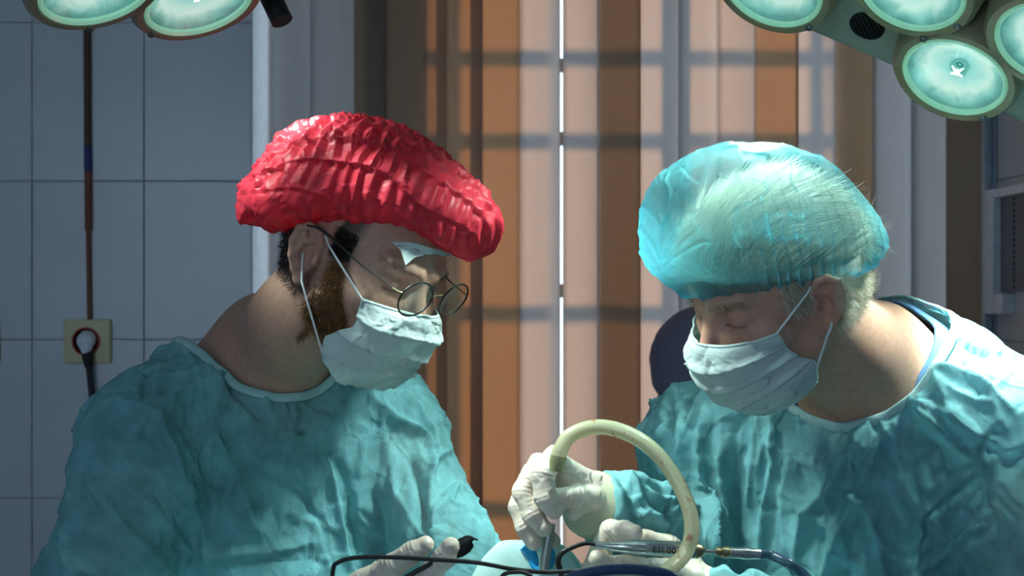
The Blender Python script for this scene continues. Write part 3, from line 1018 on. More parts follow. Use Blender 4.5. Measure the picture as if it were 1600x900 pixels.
def neck_band(name, loop, mat, parent, T, w=.010, out=.002, ripple=.0006, label=None, freq=90):
    """bound edge of a neckline: a ribbon with thickness following the loop"""
    p = np.asarray(loop); m = 260
    seg = np.linalg.norm(np.roll(p, -1, 0) - p, axis=1); s = np.concatenate([[0], np.cumsum(seg)])
    pp = np.concatenate([p, p[:1]])
    u = np.linspace(0, s[-1], m, endpoint=False)
    p = smooth_loop(np.stack([np.interp(u, s, pp[:, k]) for k in range(3)], 1), 6)
    c = p.mean(0)
    t = np.roll(p, -1, 0) - np.roll(p, 1, 0); t /= np.linalg.norm(t, axis=1)[:, None]
    radial = p - c; radial -= t * (radial * t).sum(1)[:, None]; radial /= np.linalg.norm(radial, axis=1)[:, None]
    up = np.cross(t, radial); up *= np.sign(up @ T[3])[:, None]
    dn = -up * .75 + radial * .66
    V = []; prof = [(0, 0), (.15, .0016), (.5, .0024), (.85, .0016), (1, 0), (.5, -.0016)]
    rp = ripple * np.sin(np.linspace(0, 2 * np.pi * freq, m))[:, None]
    nrm = np.cross(t, dn); nrm *= np.sign((nrm * (radial + up)).sum(1))[:, None]
    for a, b_ in prof: V.append(p + up * .002 + dn * (a * w) + nrm * (b_ + out) + nrm * rp)
    k = len(prof); V = np.stack(V, 1).reshape(-1, 3)
    F = [(i * k + j, ((i + 1) % m) * k + j, ((i + 1) % m) * k + (j + 1) % k, i * k + (j + 1) % k) for i in range(m) for j in range(k)]
    return mesh_obj(name, V, np.array(F), mat, parent, label=label)


def strands(name, roots, dirs, length, mat, parent, width=.0006, curl=.3, seed=0, droop=(0, 0, -.2), label=None, segs=4, kind=None):
    """many fine hairs: each a tapering three-sided blade bent along its way"""
    rs = np.random.default_rng(seed); n = len(roots)
    L = length * rs.uniform(.6, 1.25, n)
    d = dirs + rs.normal(0, curl * .5, (n, 3)); d /= np.linalg.norm(d, axis=1)[:, None]
    p = roots.copy(); P_ = [p.copy()]
    wob = rs.normal(0, curl, (n, 3))
    for k in range(segs):
        d = d + wob * .55 + np.array(droop) * .35; d /= np.linalg.norm(d, axis=1)[:, None]
        if curl > .6: wob = wob * .3 + rs.normal(0, curl, (n, 3)) * .7
        p = p + d * (L / segs)[:, None]; P_.append(p.copy())
    P_ = np.stack(P_, 1)
    side = np.cross(P_[:, -1] - P_[:, 0], rs.normal(size=(n, 3))); side /= np.linalg.norm(side, axis=1)[:, None] + 1e-9
    wv = width * (1 - np.linspace(0, 1, segs + 1) ** 2 * .85)
    A = P_ + side[:, None] * wv[None, :, None]; B_ = P_ - side[:, None] * wv[None, :, None]
    V = np.stack([A, B_], 2).reshape(-1, 3)
    base = (np.arange(n) * (segs + 1) * 2)[:, None]
    F = np.concatenate([np.stack([base[:, 0] + 2 * k, base[:, 0] + 2 * k + 1, base[:, 0] + 2 * k + 3, base[:, 0] + 2 * k + 2], 1) for k in range(segs)])
    return mesh_obj(name, V, F, mat, parent, label=label, kind=kind)


def hair_mat(name, c0, c1, rough=.45):
    t = NT(name)
    c = t.ramp(t.noise(300, 3), [(.3, c0), (.7, c1)])
    return t.done(t.mixs(.25, t.bsdf(c, rough, Specular_IOR_Level=.5), t.transl(c)))


def inflate(outline, Yc, depth, ctr, n_a=420, n_e=90, pw=2.0):
    """closed pillow-like body with the given outline; returns vertices, quads, unit params"""
    o = np.array(outline, float); cx, cy = ctr
    dx, dy = o[:, 0] - cx, -(o[:, 1] - cy)
    ang = np.unwrap(np.arctan2(dy, dx)); rad = np.hypot(dx, dy)
    if ang[-1] < ang[0]: ang, rad = ang[::-1], rad[::-1]
    A = np.concatenate([ang - 2 * np.pi, ang, ang + 2 * np.pi]); Rr = np.tile(rad, 3)
    srt = np.argsort(A); A, Rr = A[srt], Rr[srt]
    a = np.linspace(0, 2 * np.pi, n_a, endpoint=False)
    fine = np.linspace(0, 2 * np.pi, 2000, endpoint=False)
    rf = np.interp((fine - A[len(o)]) % (2 * np.pi) + A[len(o)], A, Rr)
    for _ in range(60): rf = .5 * rf + .25 * (np.roll(rf, 1) + np.roll(rf, -1))
    r = np.interp(a, fine, rf, period=2 * np.pi) * Yc / FPX
    C = P(cx, cy, Yc)
    th = np.linspace(-np.pi / 2, np.pi / 2, 2 * n_e + 1)[1:-1]
    e = np.cos(th) ** (2 / pw); y = np.sin(th) * depth
    V = np.stack([np.outer(e, r * np.cos(a)), np.outer(y, np.ones(n_a)), np.outer(e, r * np.sin(a))], -1)
    m = len(th)
    V = V.reshape(-1, 3) + C
    i, j = np.meshgrid(np.arange(m - 1), np.arange(n_a), indexing='ij'); j2 = (j + 1) % n_a
    F = np.stack([i * n_a + j, (i + 1) * n_a + j, (i + 1) * n_a + j2, i * n_a + j2], -1).reshape(-1, 4)
    tri = np.array([[k, (k + 1) % n_a] for k in range(n_a)])
    V = np.concatenate([V, [C + (0, -depth, 0), C + (0, depth, 0)]])
    k0, k1 = m * n_a, m * n_a + 1
    # pole fans as degenerate quads merged into pairs
    f0 = np.stack([np.full(n_a // 2, k0), np.arange(0, n_a, 2), np.arange(1, n_a, 2), np.arange(2, n_a + 2, 2) % n_a], 1)
    t = (m - 1) * n_a
    f1 = np.stack([np.full(n_a // 2, k1), t + np.arange(2, n_a + 2, 2) % n_a, t + np.arange(1, n_a, 2), t + np.arange(0, n_a, 2)], 1)
    def inside(p):
        q = p - C; ra = np.interp(np.arctan2(q[:, 2], q[:, 0]), a, r, period=2 * np.pi)
        return (np.hypot(q[:, 0], q[:, 2]) / ra) ** 2 + (q[:, 1] / depth) ** 2
    return V, np.concatenate([F, f0, f1]), C, inside


def interp_prof(v, tab):
    tab = np.array(tab, float); x = tab[:, 0]
    fine = np.linspace(0, 1, 400)
    out = []
    for k in range(1, tab.shape[1]):
        y = np.interp(fine, x, tab[:, k])
        for _ in range(120): y[1:-1] = .5 * y[1:-1] + .25 * (y[:-2] + y[2:])
        out.append(np.interp(v, fine, y))
    return np.stack(out, -1)


def make_mask(parent, H, cen, sid, mat, seed, label, crush=1.0, nu=110, nv=84, fold=1.0):
    u = np.linspace(-1, 1, nu); v = np.linspace(0, 1, nv)
    C = interp_prof(v, cen); S = interp_prof(v, sid)
    t = u * np.pi / 2
    kx = np.sign(u) * np.abs(np.sin(t)) ** .95
    co = np.cos(t)
    V = np.zeros((nv, nu, 3))
    pw = np.interp(v, [0, .12, .3, 1], [1.35, 1.15, .85, .75])
    for i in range(nv):
        V[i, :, 0] = S[i, 0] * kx
        V[i, :, 1] = S[i, 1] + (C[i, 0] - S[i, 1]) * co ** pw[i]
        V[i, :, 2] = S[i, 2] + (C[i, 1] - S[i, 2]) * co ** 1.1
    q = V.reshape(-1, 3)
    for _ in range(6):
        d = H.cm(q); eps = .05
        g = np.stack([H.cm(q + np.eye(3)[k] * eps) - d for k in range(3)], 1) / eps
        g /= np.linalg.norm(g, axis=1)[:, None] + 1e-6
        q = q + g * np.clip(.28 - d, 0, 1.0)[:, None] * .8
    V = q.reshape(nv, nu, 3)
    uu, vv = np.meshgrid(u, v)
    # three pleats: each a step folded over the next, opened towards the middle
    disp = np.zeros((nv, nu))
    for vp, a in ((.30, .24), (.52, .30), (.74, .24)):
        z = (vv - vp - .02 * np.sin(uu * 5 + seed)) / .085
        disp += fold * a * np.where((z > -1) & (z < 0), (1 + z), 0) * np.exp(-np.clip(z, 0, 9))
    disp += .06 * np.clip(1 - np.abs(vv - .075) / .05, 0, 1)
    wr = np.stack([uu * 4.2, vv * 5.0, np.full_like(uu, seed)], -1).reshape(-1, 3)
    edge = np.clip(vv / .2, 0, 1)
    disp += crush * edge * (.55 * crumple(wr, seed).reshape(nv, nu) + .20 * crumple(wr * 2.3, seed + 5).reshape(nv, nu))
    n = normals(q, np.stack([(np.arange(nv - 1)[:, None] * nu + np.arange(nu - 1)), (np.arange(nv - 1)[:, None] * nu + np.arange(1, nu)), (np.arange(1, nv)[:, None] * nu + np.arange(1, nu)), (np.arange(1, nv)[:, None] * nu + np.arange(nu - 1))], -1).reshape(-1, 4))
    sg = np.sign((n * (q - np.array([0, 2, -3]))).sum(1).mean())
    n *= sg
    q = q + n * disp.reshape(-1, 1)
    Vw = H.w(q); nw = (n @ H.R.T)
    ii, jj = np.meshgrid(np.arange(nv - 1), np.arange(nu - 1), indexing='ij')
    F = np.stack([ii * nu + jj, ii * nu + jj + 1, (ii + 1) * nu + jj + 1, (ii + 1) * nu + jj], -1).reshape(-1, 4)
    o = mesh_obj('surgical_mask', Vw, F, mat, parent, label=label)
    so = o.modifiers.new('sheet', 'SOLIDIFY'); so.thickness = .0008; so.offset = 0
    # stitched welds: rows of fine raised dashes along the top band and side edges
    G = Vw.reshape(nv, nu, 3); GN = nw.reshape(nv, nu, 3)
    b = MB()
    r1 = G[2] + GN[2] * .0006; b.tube(r1, .0011, 6)
    for row in (int(nv * .045), int(nv * .115)):
        for k in range(2, nu - 3, 2):
            a = G[row, k] + GN[row, k] * .0006; c = G[row, k + 1] + GN[row, k + 1] * .0006
            b.tube([a, a + (c - a) * .55], .0005, 4)
    for colm in (0, nu - 1): b.tube(G[::3, colm], .0012, 6)
    b.tube(G[-1, ::2], .0010, 6)
    b.build('mask_binding', mat, o)
    return o, G, GN


def ear_loops(o, H, G, mat, near_only=False):
    nv, nu = G.shape[:2]
    for colm, sx in ((nu - 1, 1), (0, -1)):
        top, bot = G[1, colm], G[int(nv * .86), colm]
        e_top = H.w((sx * 7.5, -.4, 2.9)); e_bk = H.w((sx * 7.6, -2.2, .8)); e_bot = H.w((sx * 7.4, -.9, -2.4))
        a = H.w((sx * 7.6, 1.2, 2.3)); c = H.w((sx * 7.55, .2, -3.3))
        b = MB(); b.tube([top, top + (a - top) * .5 + (a - top) * 0, a, e_top, e_bk, e_bot, c, c + (bot - c) * .5, bot], .0013, 8, sub=8)
        b.build('ear_loop', mat, o)


def glove(parent, chains, palm, mat, seed, label=None, k=.0035, name='glove', wr=1.0, h=.0014):
    pts = [c for ch in chains for c in ch] + [c for ch in palm for c in ch]
    A = np.array([q[0] for q in pts]); rr = max(q[1] for q in pts)
    def fn(p):
        d = None
        for ch in palm:
            e = chain_sdf(p, ch, .012); d = e if d is None else smin(d, e, .014)
        for ch in chains:
            d = smin(d, chain_sdf(p, ch, .004), k)
        return d - .0007 * noise(p * 60, seed)
    V, F = sdf_mesh(fn, A.min(0) - rr - .01, A.max(0) + rr + .01, h)
    V = laplace(V, F, 1, .5); n = normals(V, F)
    # knuckle creases where the rubber buckles
    D = np.zeros(len(V))
    for ch in chains:
        for i in range(1, len(ch) - 1):
            c, r = ch[i]; t = ch[i + 1][0] - ch[i - 1][0]; t = t / np.linalg.norm(t)
            s = (V - c) @ t; d = np.linalg.norm(V - c, axis=1)
            m = d < r * 1.9
            D[m] += wr * .00032 * np.sin(s[m] / .0024 * np.pi) * np.exp(-(s[m] / .006) ** 2)
    D += wr * .0010 * crumple(V * 70, seed)
    V = V + n * D[:, None]
    return mesh_obj(name, V, F, mat, parent, label=label)


def C(px, py, Y, mm): return (P(px, py, Y), mm * .001)


# ------------------------------------------------------------------ cloth, skin, hair materials
M['gown'] = cloth_mat('teal_nonwoven', (0.23, 0.55, 0.585), .30, .22, .1, .35, .22, crease=.55)
M['gown_trim'] = cloth_mat('gown_edge_binding', (0.42, 0.66, 0.66), .25, 0, bump=.6, grain=500)
M['mask'] = cloth_mat('mask_nonwoven', (0.66, 0.78, 0.76), .30, 0, bump=.25, vary=.04)
M['elastic'] = simple('white_elastic', (0.72, 0.76, 0.76), .7, bump=.3, bscale=900)
M['red_cap'] = cloth_mat('red_nonwoven', (0.70, 0.045, 0.075), .32, 0, bump=.25, vary=.18, rough=.36, crease=.35)
M['scrub_navy'] = simple('navy_scrub_cotton', (0.022, 0.028, 0.062), .85, bump=.4, bscale=900)
M['scrub_blue'] = simple('blue_scrub_collar', (0.07, 0.17, 0.33), .85, bump=.4, bscale=900)
M['scrub_teal'] = simple('teal_scrub_cotton', (0.03, 0.11, 0.13), .85, bump=.4, bscale=900)
M['glove'] = attr_mat  # replaced below
t = NT('latex_glove')
gc = t.ramp(t.noise(60, 3), [(.3, (0.70, 0.60, 0.49)), (.7, (0.79, 0.70, 0.59))])
M['glove'] = t.done(t.bsdf(gc, .36, 0, t.bump(t.noise(500, 2), .12, .0006), Subsurface_Weight=.15, Subsurface_Scale=.006, Specular_IOR_Level=.5))
t = NT('latex_cuff')
gc = t.ramp(t.noise(60, 3), [(.3, (0.66, 0.66, 0.44)), (.7, (0.75, 0.74, 0.54))])
M['cuff'] = t.done(t.mixs(.3, t.bsdf(gc, .4), t.transl(gc)))
M['skin'] = attr_mat('skin', .5)
M['hair_black'] = hair_mat('black_hair', (0.010, 0.008, 0.007), (0.022, 0.016, 0.012))
M['beard'] = hair_mat('ginger_brown_beard', (0.06, 0.028, 0.012), (0.34, 0.16, 0.05), .35)
M['hair_white'] = hair_mat('white_blond_hair', (0.52, 0.48, 0.36), (0.78, 0.74, 0.60))


def cap_film(name, color):
    """sheer cap fabric: vertex red = how many layers of film lie there"""
    t = NT(name)
    at = t.n('ShaderNodeVertexColor'); at.layer_name = 'Col'
    sp = t.n('ShaderNodeSeparateColor'); t.l(at.outputs[0], sp.inputs[0])
    c = t.ramp(t.noise(60, 4, .6), [(.3, tuple(v * .85 for v in color)), (.7, tuple(min(1, v * 1.1) for v in color))])
    c = t.mixc(sp.outputs[1], c, (0.015, 0.36, 0.56))
    nr = t.bump(t.noise(900, 2), .3, .0006)
    s = t.mixs(.45, t.bsdf(c, .45, 0, nr, Specular_IOR_Level=.5), t.transl(c, nr))
    k = t.n('ShaderNodeMath', operation='MULTIPLY_ADD'); t.l(t.noise(38, 4, .65), k.inputs[0]); k.inputs[1].default_value = .35; t.l(sp.outputs[0], k.inputs[2])
    k2 = t.n('ShaderNodeMath', operation='SUBTRACT'); k2.use_clamp = True; t.l(k.outputs[0], k2.inputs[0]); k2.inputs[1].default_value = .175
    return t.done(t.mixs(k2.outputs[0], t.transp((.80, .95, .97)), s))


M['blue_film'] = cap_film('blue_cap_film', (0.13, 0.46, 0.51))

# ================================================================== SURGEON IN THE RED CAP
manA = empty('person', (-.33, 2.28, 0), 'bespectacled bearded surgeon in red cap, white mask and teal gown, looking down', 'person')
HA = Head((-.182, 2.05, 1.522), (39, 27, 6.8), 1, 1.07, eary=-1.2, ears=1.14)
TA = torso_frame((-.31, 2.19, 1.405), (.39, -.92), math.radians(14))
shA = [np.array((-.452, 2.11, 1.308)), np.array((-.178, 2.25, 1.312))]
armsA = [[(shA[0], .05), (np.array((-.515, 2.03, 1.04)), .042), (np.array((-.19, 1.82, 1.10)), .028)],
         [(shA[1], .05), (np.array((-.04, 2.08, 1.065)), .042), (np.array((-.08, 2.03, 1.03)), .026)]]
slA = [[(shA[0], .066), (np.array((-.525, 2.03, 1.04)), .080), (np.array((-.22, 1.84, 1.075)), .05)],
       [(shA[1], .060), (np.array((-.030, 2.09, 1.07)), .070), (np.array((-.075, 2.04, 1.04)), .044)]]
neckA = [(HA.w((0, -3.0, -3.0)), .062), (P(462, 505, 2.10), .054), (TA[0] - .02 * TA[3], .068)]


def colA(q, V):
    n = len(q); x, y, z = np.abs(q[:, 0]), q[:, 1], q[:, 2]
    c = fast_cols((0.47, 0.275, 0.195), n)
    def mix(m, col): 
        m = np.clip(m, 0, 1)[:, None]; c[:] = c * (1 - m) + np.array(col) * m
    ear = np.exp(-(((x - 7.8) / 1.2) ** 2 + ((y + .8) / 2.2) ** 2 + ((z) / 3.6) ** 2) * .8)
    mix(ear * .6, (0.52, 0.24, 0.18))
    mix(np.exp(-(((y - 12) / 1.5) ** 2 + ((z + 1.5) / 1.6) ** 2)) * .4, (0.55, 0.24, 0.18))
    brd = np.clip((2.2 - z) / 1.2, 0, 1) * np.clip((z + 10.5) / 1.5, 0, 1) * np.clip((5.6 - .35 * (z + 2) - y) / 2.0, 0, 1) * np.clip((y - .6 + .12 * z) / 1.0, 0, 1) * (np.linalg.norm(q, axis=1) < 14) * (x > 3.0) * ~((x > 7.0) & (y < 1.2))
    mix(brd * .72, (0.085, 0.045, 0.03))
    earz = (x > 6.95) & (y > -5.2) & (np.abs(z) < 4.6)
    hair = np.clip((y * -1 - .2) / 1.2, 0, 1) * np.clip((z + 4.4 + .25 * (y + 6)) / 1.2, 0, 1) * ~earz
    mix(hair * .9, (0.02, 0.016, 0.014))
    mix(np.clip((z - 1.6) / 1.2, 0, 1) * np.clip((y - .7) / .5, 0, 1) * np.clip((3.9 - y) / 1.0, 0, 1) * (x > 4.5) * .85, (0.03, 0.02, 0.016))
    mix(np.exp(-((z - 1.05 - .05 * (x - 3.1) ** 2) / .12) ** 2) * (np.abs(x - 3.1) < 1.3) * (y > 7) * .8, (0.05, 0.025, 0.02))
    mix(np.exp(-((x - 3.1) / 1.8) ** 2 - ((z - 1.7) / 1.1) ** 2) * (y > 6.5) * .3, (0.33, 0.16, 0.12))  # eye sockets darkened in the skin colour, as shade
    return c


VA, NA, bodyA = make_body('body', manA, HA, TA, shA, armsA, neckA, colA, M['skin'])
foldsA = [
    ([(185, 622), (250, 652), (246, 702)], .010, .022), ([(172, 622), (140, 675), (115, 775), (100, 900)], .007, .016),
    ([(245, 655), (280, 750), (320, 830), (324, 900)], .016, .030), ([(260, 665), (300, 730), (320, 800)], .008, .018),
    ([(135, 735), (200, 835), (262, 900)], .012, .024), ([(325, 665), (370, 740), (405, 850)], .012, .028),
    ([(185, 735), (235, 790), (300, 865)], .008, .02), ([(320, 872), (430, 860), (482, 850)], .007, .018),
    ([(245, 645), (285, 610), (390, 575)], .009, .024), ([(360, 711), (425, 738), (475, 775), (509, 832)], -.010, .020),
    ([(410, 690), (478, 681)], .006, .014), ([(512, 700), (535, 741), (550, 824), (563, 900)], -.016, .022),
    ([(500, 690), (522, 760), (535, 840), (545, 900)], .008, .018),
    ([(584, 756), (595, 824), (603, 880)], -.008, .02), ([(577, 613), (614, 658), (663, 681), (671, 730), (673, 845)], .013, .020),
    ([(637, 617), (671, 670), (682, 720)], .008, .018), ([(712, 756), (682, 802), (672, 850)], .010, .018),
    ([(697, 703), (678, 722), (672, 745)], .008, .014), ([(641, 711), (663, 787), (671, 847)], -.010, .018),
    ([(200, 600), (260, 590), (330, 575)], .006, .02), ([(190, 690), (245, 690), (280, 705)], .005, .014),
    ([(150, 700), (210, 730), (270, 745)], .005, .014), ([(330, 540), (345, 600), (330, 660)], .006, .025), ([(400, 600), (430, 660), (470, 700)], .006, .03),
    ([(740, 790), (760, 830), (770, 880)], .006, .016), ([(590, 640), (610, 720), (620, 800)], .005, .02)]
holeA = [(P(470, 470, 2.09), .085), (P(402, 535, 2.19), .098), (P(405, 570, 2.2), .03)]
gownA, gVA, gNA, loopA = make_gown(manA, TA, shA, slA, holeA, foldsA, 0, M['gown'], 3, 'teal non-woven gown creased at the shoulder')
if loopA is not None: neck_band('neckline_binding', loopA, M['gown_trim'], manA, TA, .012, label='pale stitched neckline')


def scrub_shirt(parent, T, sh, hole, mat, label, g=.010):
    def fn(p):
        return torso_sdf(p, T, sh, g)
    N = T[0]
    V, F = sdf_mesh(fn, (N[0] - .34, N[1] - .3, .8), (N[0] + .34, N[1] + .26, N[2] + .10), .006)
    V, F, _ = keep_faces(V, F, chain_sdf(V, hole, .01) > 0)
    V = laplace(V, F, 2)
    for L in boundary_loops(F)[:1]: V[L] = smooth_loop(V[L], 8)
    o = mesh_obj('scrub_shirt', V, F, mat, parent, label=label)
    return o, [V[L] for L in boundary_loops(F) if len(L) > 20]


shirtA, _ = scrub_shirt(manA, TA, shA, [(P(470, 480, 2.09), .078), (P(398, 545, 2.2), .091), (P(520, 650, 2.02), .05), (P(520, 690, 2.0), .03)], M['scrub_teal'], 'dark teal scrub shirt under the gown', g=.005)


def legs(parent, base, F, mat):
    F = np.array([F[0], F[1], 0.]); F /= np.linalg.norm(F); L = np.array([-F[1], F[0], 0])
    base = np.array([base[0], base[1], 0.])
    for s in (1, -1):
        hip = base + L * .09 * s + (0, 0, .88); kn = base + L * .10 * s + F * .02 + (0, 0, .47); an = base + L * .10 * s - F * .02 + (0, 0, .09)
        pts = [(hip, .10), (kn, .068), (an, .055)]
        V, Fc = sdf_mesh(lambda p: chain_sdf(p, pts, .05), an - .25 + (0, 0, .2), hip + .2, .014)
        mesh_obj('trouser_leg', V, Fc, mat, parent)
        V, Fc = sdf_mesh(lambda p: smax(smin(rcone(p, an - F * .02 + (0, 0, -.045), an + F * .15 + (0, 0, -.055), .045, .035), rcone(p, an + (0, 0, -.03), an + (0, 0, .02), .045, .045), .03), -(p[:, 2] - .002), .004), an - .26, an + .26, .008)
        mesh_obj('shoe', V, Fc, M['black'], parent)


legs(manA, (-.33, 2.28), (.39, -.92), M['scrub_teal'])

# red cap
outA = [(373, 322), (385, 290), (410, 250), (440, 215), (480, 195), (520, 187), (560, 185), (610, 196), (660, 220), (700, 250), (735, 280), (765, 310), (783, 345), (783, 362), (765, 388), (745, 402),
        (725, 404), (700, 388), (660, 376), (620, 372), (580, 369), (540, 361), (500, 356), (440, 356), (400, 355), (380, 345)]
V, F, Cc, _ = inflate(outA, 2.05, .118, (572, 300))
n = normals(V, F); n *= np.sign((n * (V - Cc)).sum(1).mean())
q = V - Cc
ca, sa = math.cos(math.radians(-17)), math.sin(math.radians(-17))
s_ = q[:, 0] * ca + q[:, 2] * sa; t_ = -q[:, 0] * sa + q[:, 2] * ca
phi = np.arctan2(t_ + .055, np.abs(q[:, 1]) + .02)            # latitude from the rim upwards
warp = .10 * noise(V * 14, 3)
bandf = (phi + warp) / .225
band = np.floor(bandf); fr = bandf - band
hsh = _hash(band.astype(np.int64), np.zeros(len(V), np.int64), np.zeros(len(V), np.int64), 7)
pl = (s_ + .004 * noise(V * 30, 5)) / .0165 + hsh * 3.0
tri = np.abs((pl % 1) * 2 - 1)
amp = np.clip((phi + .1) / .5, .25, 1)
rough = .6 + .7 * _hash(band.astype(np.int64), np.floor(pl).astype(np.int64), np.zeros(len(V), np.int64), 3)
disp = amp * (.0055 * (1 - fr) * rough + .0054 * (tri - .5) * rough * np.clip(fr * 5, 0, 1))
back = np.clip((-s_ - .02) / .08, 0, 1)
disp += back * .007 * crumple(V * 26, 11) + .0015 * crumple(V * 60, 12)
rimz = np.clip(1 - (phi + .35) / .6, 0, 1)
disp += rimz * .0022 * np.sin(s_ / .0042 + 2 * noise(V * 30, 8))
V = laplace(V + n * disp[:, None], F, 1, .15)
capA = mesh_obj('bouffant_cap', V, F, M['red_cap'], manA, label='crinkled red bouffant cap')
b = MB(); aa = np.linspace(.15 * np.pi, .98 * np.pi, 60)

maskA_c = [(0, 10.6, -.2), (.12, 11.7, -1.0), (.30, 12.1, -2.8), (.5, 11.3, -5.0), (.72, 10.6, -7.6), (.9, 9.3, -9.9), (1, 8.0, -10.8)]
maskA_s = [(0, 6.0, 6.9, -.7), (.3, 6.1, 7.7, -2.7), (.43, 6.3, 7.7, -3.9), (.52, 6.7, 6.4, -5.2), (.62, 7.0, 5.0, -6.5), (.8, 6.6, 5.9, -8.6), (1, 5.2, 7.2, -10.2)]
maskA, GA, GNA = make_mask(manA, HA, maskA_c, maskA_s, M['mask'], 4, 'white pleated surgical mask below the glasses', .6, fold=1.7)
ear_loops(maskA, HA, GA, M['elastic'])

# hair at the nape, sideburn and beard
qa = HA.loc(VA); ax, ay, az = np.abs(qa[:, 0]), qa[:, 1], qa[:, 2]
rs = np.random.default_rng(5)
nape = np.where((ay < -2.2) & (ay > -12) & (az < 4.5) & (az > -4.2 - .25 * (ay + 6)) & ~((ax > 7.0) & (ay > -5.4)))[0]
side = np.where((ay > .9) & (ay < 3.4) & (az > 1.8) & (az < 5) & (ax > 5))[0]
r_ = np.concatenate([rs.choice(nape, 6000), rs.choice(side, 3500)])
strands('short_hair', VA[r_], NA[r_] * .35 + HA.R[:, 2] * -.5 + HA.R[:, 1] * -.3, .009, M['hair_black'], manA, .0002, .45, 1, label='short black hair under the cap')
beard = np.where(~((ax > 7.0) & (ay < 1.2)) & (ax > 3.6) & (ay > .3 + .22 * (az + 4)) & (ay < 4.8 - .45 * (az + 2)) & (az < 1.2) & (az > -9.6) & (np.linalg.norm(qa, axis=1) < 12.5))[0]
r_ = rs.choice(beard, 6500)
strands('beard', VA[r_], NA[r_] + HA.R[:, 2] * -.35, .013, M['beard'], manA, .00034, .9, 2, label='curly ginger-brown beard')
brow = np.where((np.abs(az - 3.75 - .1 * (ax - 3)) < .28) & (ax > 1.3) & (ax < 5.2) & (ay > 6.0))[0]
if len(brow):
    for sg in (1, -1):
        bs = brow[np.sign(qa[brow, 0]) == sg]
        r_ = rs.choice(bs, 260)
        strands('eyebrow', VA[r_], NA[r_] * .25 + HA.R[:, 0] * sg * .8, .005, M['hair_black'], manA, .00011, .15, 3)

# glasses: worn by the surgeon, a thing of their own
gl = empty('glasses', HA.w((0, 11, 1.4)), 'round thin-rimmed glasses worn low on the nose above the white mask', 'glasses')
t = NT('spectacle_lens'); gg = t.n('ShaderNodeBsdfGlossy'); gg.inputs['Roughness'].default_value = .03
M['spectacle'] = t.done(t.mixs(.12, t.transp((.93, .97, .95)), gg.outputs[0]))
for sx in (1, -1):
    c = np.array([sx * 3.1 + .55, 11.65, 2.15 - sx * .30]); f = np.array([sx * .10, 1.0, -.12]); B = frame(f, (0, 0, 1))
    ang = np.linspace(0, 2 * np.pi, 48, endpoint=False)
    ring = [c + B @ np.array([2.25 * math.cos(a), 2.1 * math.sin(a), 0]) for a in ang]
    rim = MB().tube(HA.w(np.array(ring)), .0011, 8, closed=True).build('rim', M['dark_steel'], gl)
    Vl = [c + B @ np.array([0, 0, .18])]; Fl = []
    for r in (.5, 1.0):
        Vl += [c + B @ np.array([2.2 * r * math.cos(a), 2.05 * r * math.sin(a), .18 * (1 - r * r)]) for a in ang]
    k = len(ang)
    Fl = [(0, 1 + i, 1 + (i + 1) % k) for i in range(k)] + [(1 + i, 1 + k + i, 1 + k + (i + 1) % k, 1 + (i + 1) % k) for i in range(k)]
    ln = mesh_obj('lens', HA.w(np.array(Vl)), Fl, M['spectacle'], rim)
    so = ln.modifiers.new('glass', 'SOLIDIFY'); so.thickness = .0012
    hinge = HA.w((sx * 5.7 + .5, 11.2, 2.5 - sx * .3)); eart = HA.w((sx * 8.7, .3, 3.7))
    MB().tube([HA.w((sx * 5.3 + .5, 11.45, 2.55 - sx * .3)), hinge, HA.w((sx * 6.2 + .4, 10.5, 2.6 - sx * .3))], .0014, 8).build('hinge', M['brass'], gl)
    MB().tube([HA.w((sx * 6.2 + .4, 10.5, 2.6 - sx * .3)), HA.w((sx * 7.6, 6.0, 2.75)), eart, HA.w((sx * 9.4, -1.6, 3.4))], [.0007, .0008, .0013, .0015, .0013], 8, sub=6).build('temple_arm', M['dark_steel'], gl)
MB().tube(HA.w(np.array([(1.4, 11.65, 2.4), (.95, 12.0, 2.75), (.1, 12.0, 2.95), (-.35, 11.65, 2.9)])), .0010, 8, sub=5).build('bridge', M['brass'], gl)

# gauze strip tucked under the cap
gp = [[(612, 378), (640, 379), (668, 386), (692, 393), (714, 398)], [(617, 387), (640, 389), (668, 396), (692, 402), (713, 406)], [(624, 398), (640, 392), (660, 396)], [(631, 416), (643, 408), (655, 400)]]
b = MB()
rows = [np.array([VA[i] + NA[i] * (.0090 if ri < 2 else .0070) for i in visible_points(VA, NA, r, 4)]) for ri, r in enumerate(gp)]
r0, r1 = catmull(rows[0], 6), catmull(rows[1], 6)
th = np.array([.0006, -.0022, .0])
def sheet(bm_, A, B_, th):
    m = len(A); V = np.concatenate([A, B_, A - th, B_ - th])
    f = []
    for i in range(m - 1):
        f += [(i, i + 1, m + i + 1, m + i), (2 * m + i, 3 * m + i, 3 * m + i + 1, 2 * m + i + 1), (m + i, m + i + 1, 3 * m + i + 1, 3 * m + i), (i, 2 * m + i, 2 * m + i + 1, i + 1)]
    f += [(0, m, 3 * m, 2 * m), (m - 1, 3 * m - 1, 4 * m - 1, 2 * m - 1)]
    bm_.add(V, f)
tow = np.array([.0, .0015, 0])
wave = .0016 * np.sin(np.arange(len(r1)) * 1.1)[:, None] * np.array([0, -.6, 1.0])
sheet(b, r0, r1 + wave, tow)
e2 = catmull(rows[2], 6); e3 = catmull(rows[3], 6); top = catmull(rows[1][:3], 6)
m_ = min(len(top), len(e2)); 
sheet(b, top[:m_], e2[:m_] + np.array([0, -.002, 0]), tow); sheet(b, e2[:m_] + np.array([0, -.002, 0]), e3[:m_] + np.array([0, -.004, 0]), tow)
go = b.build('gauze_strip', M['mask'], None, label='white folded gauze strip tucked under the rim of the red cap', cat='gauze')

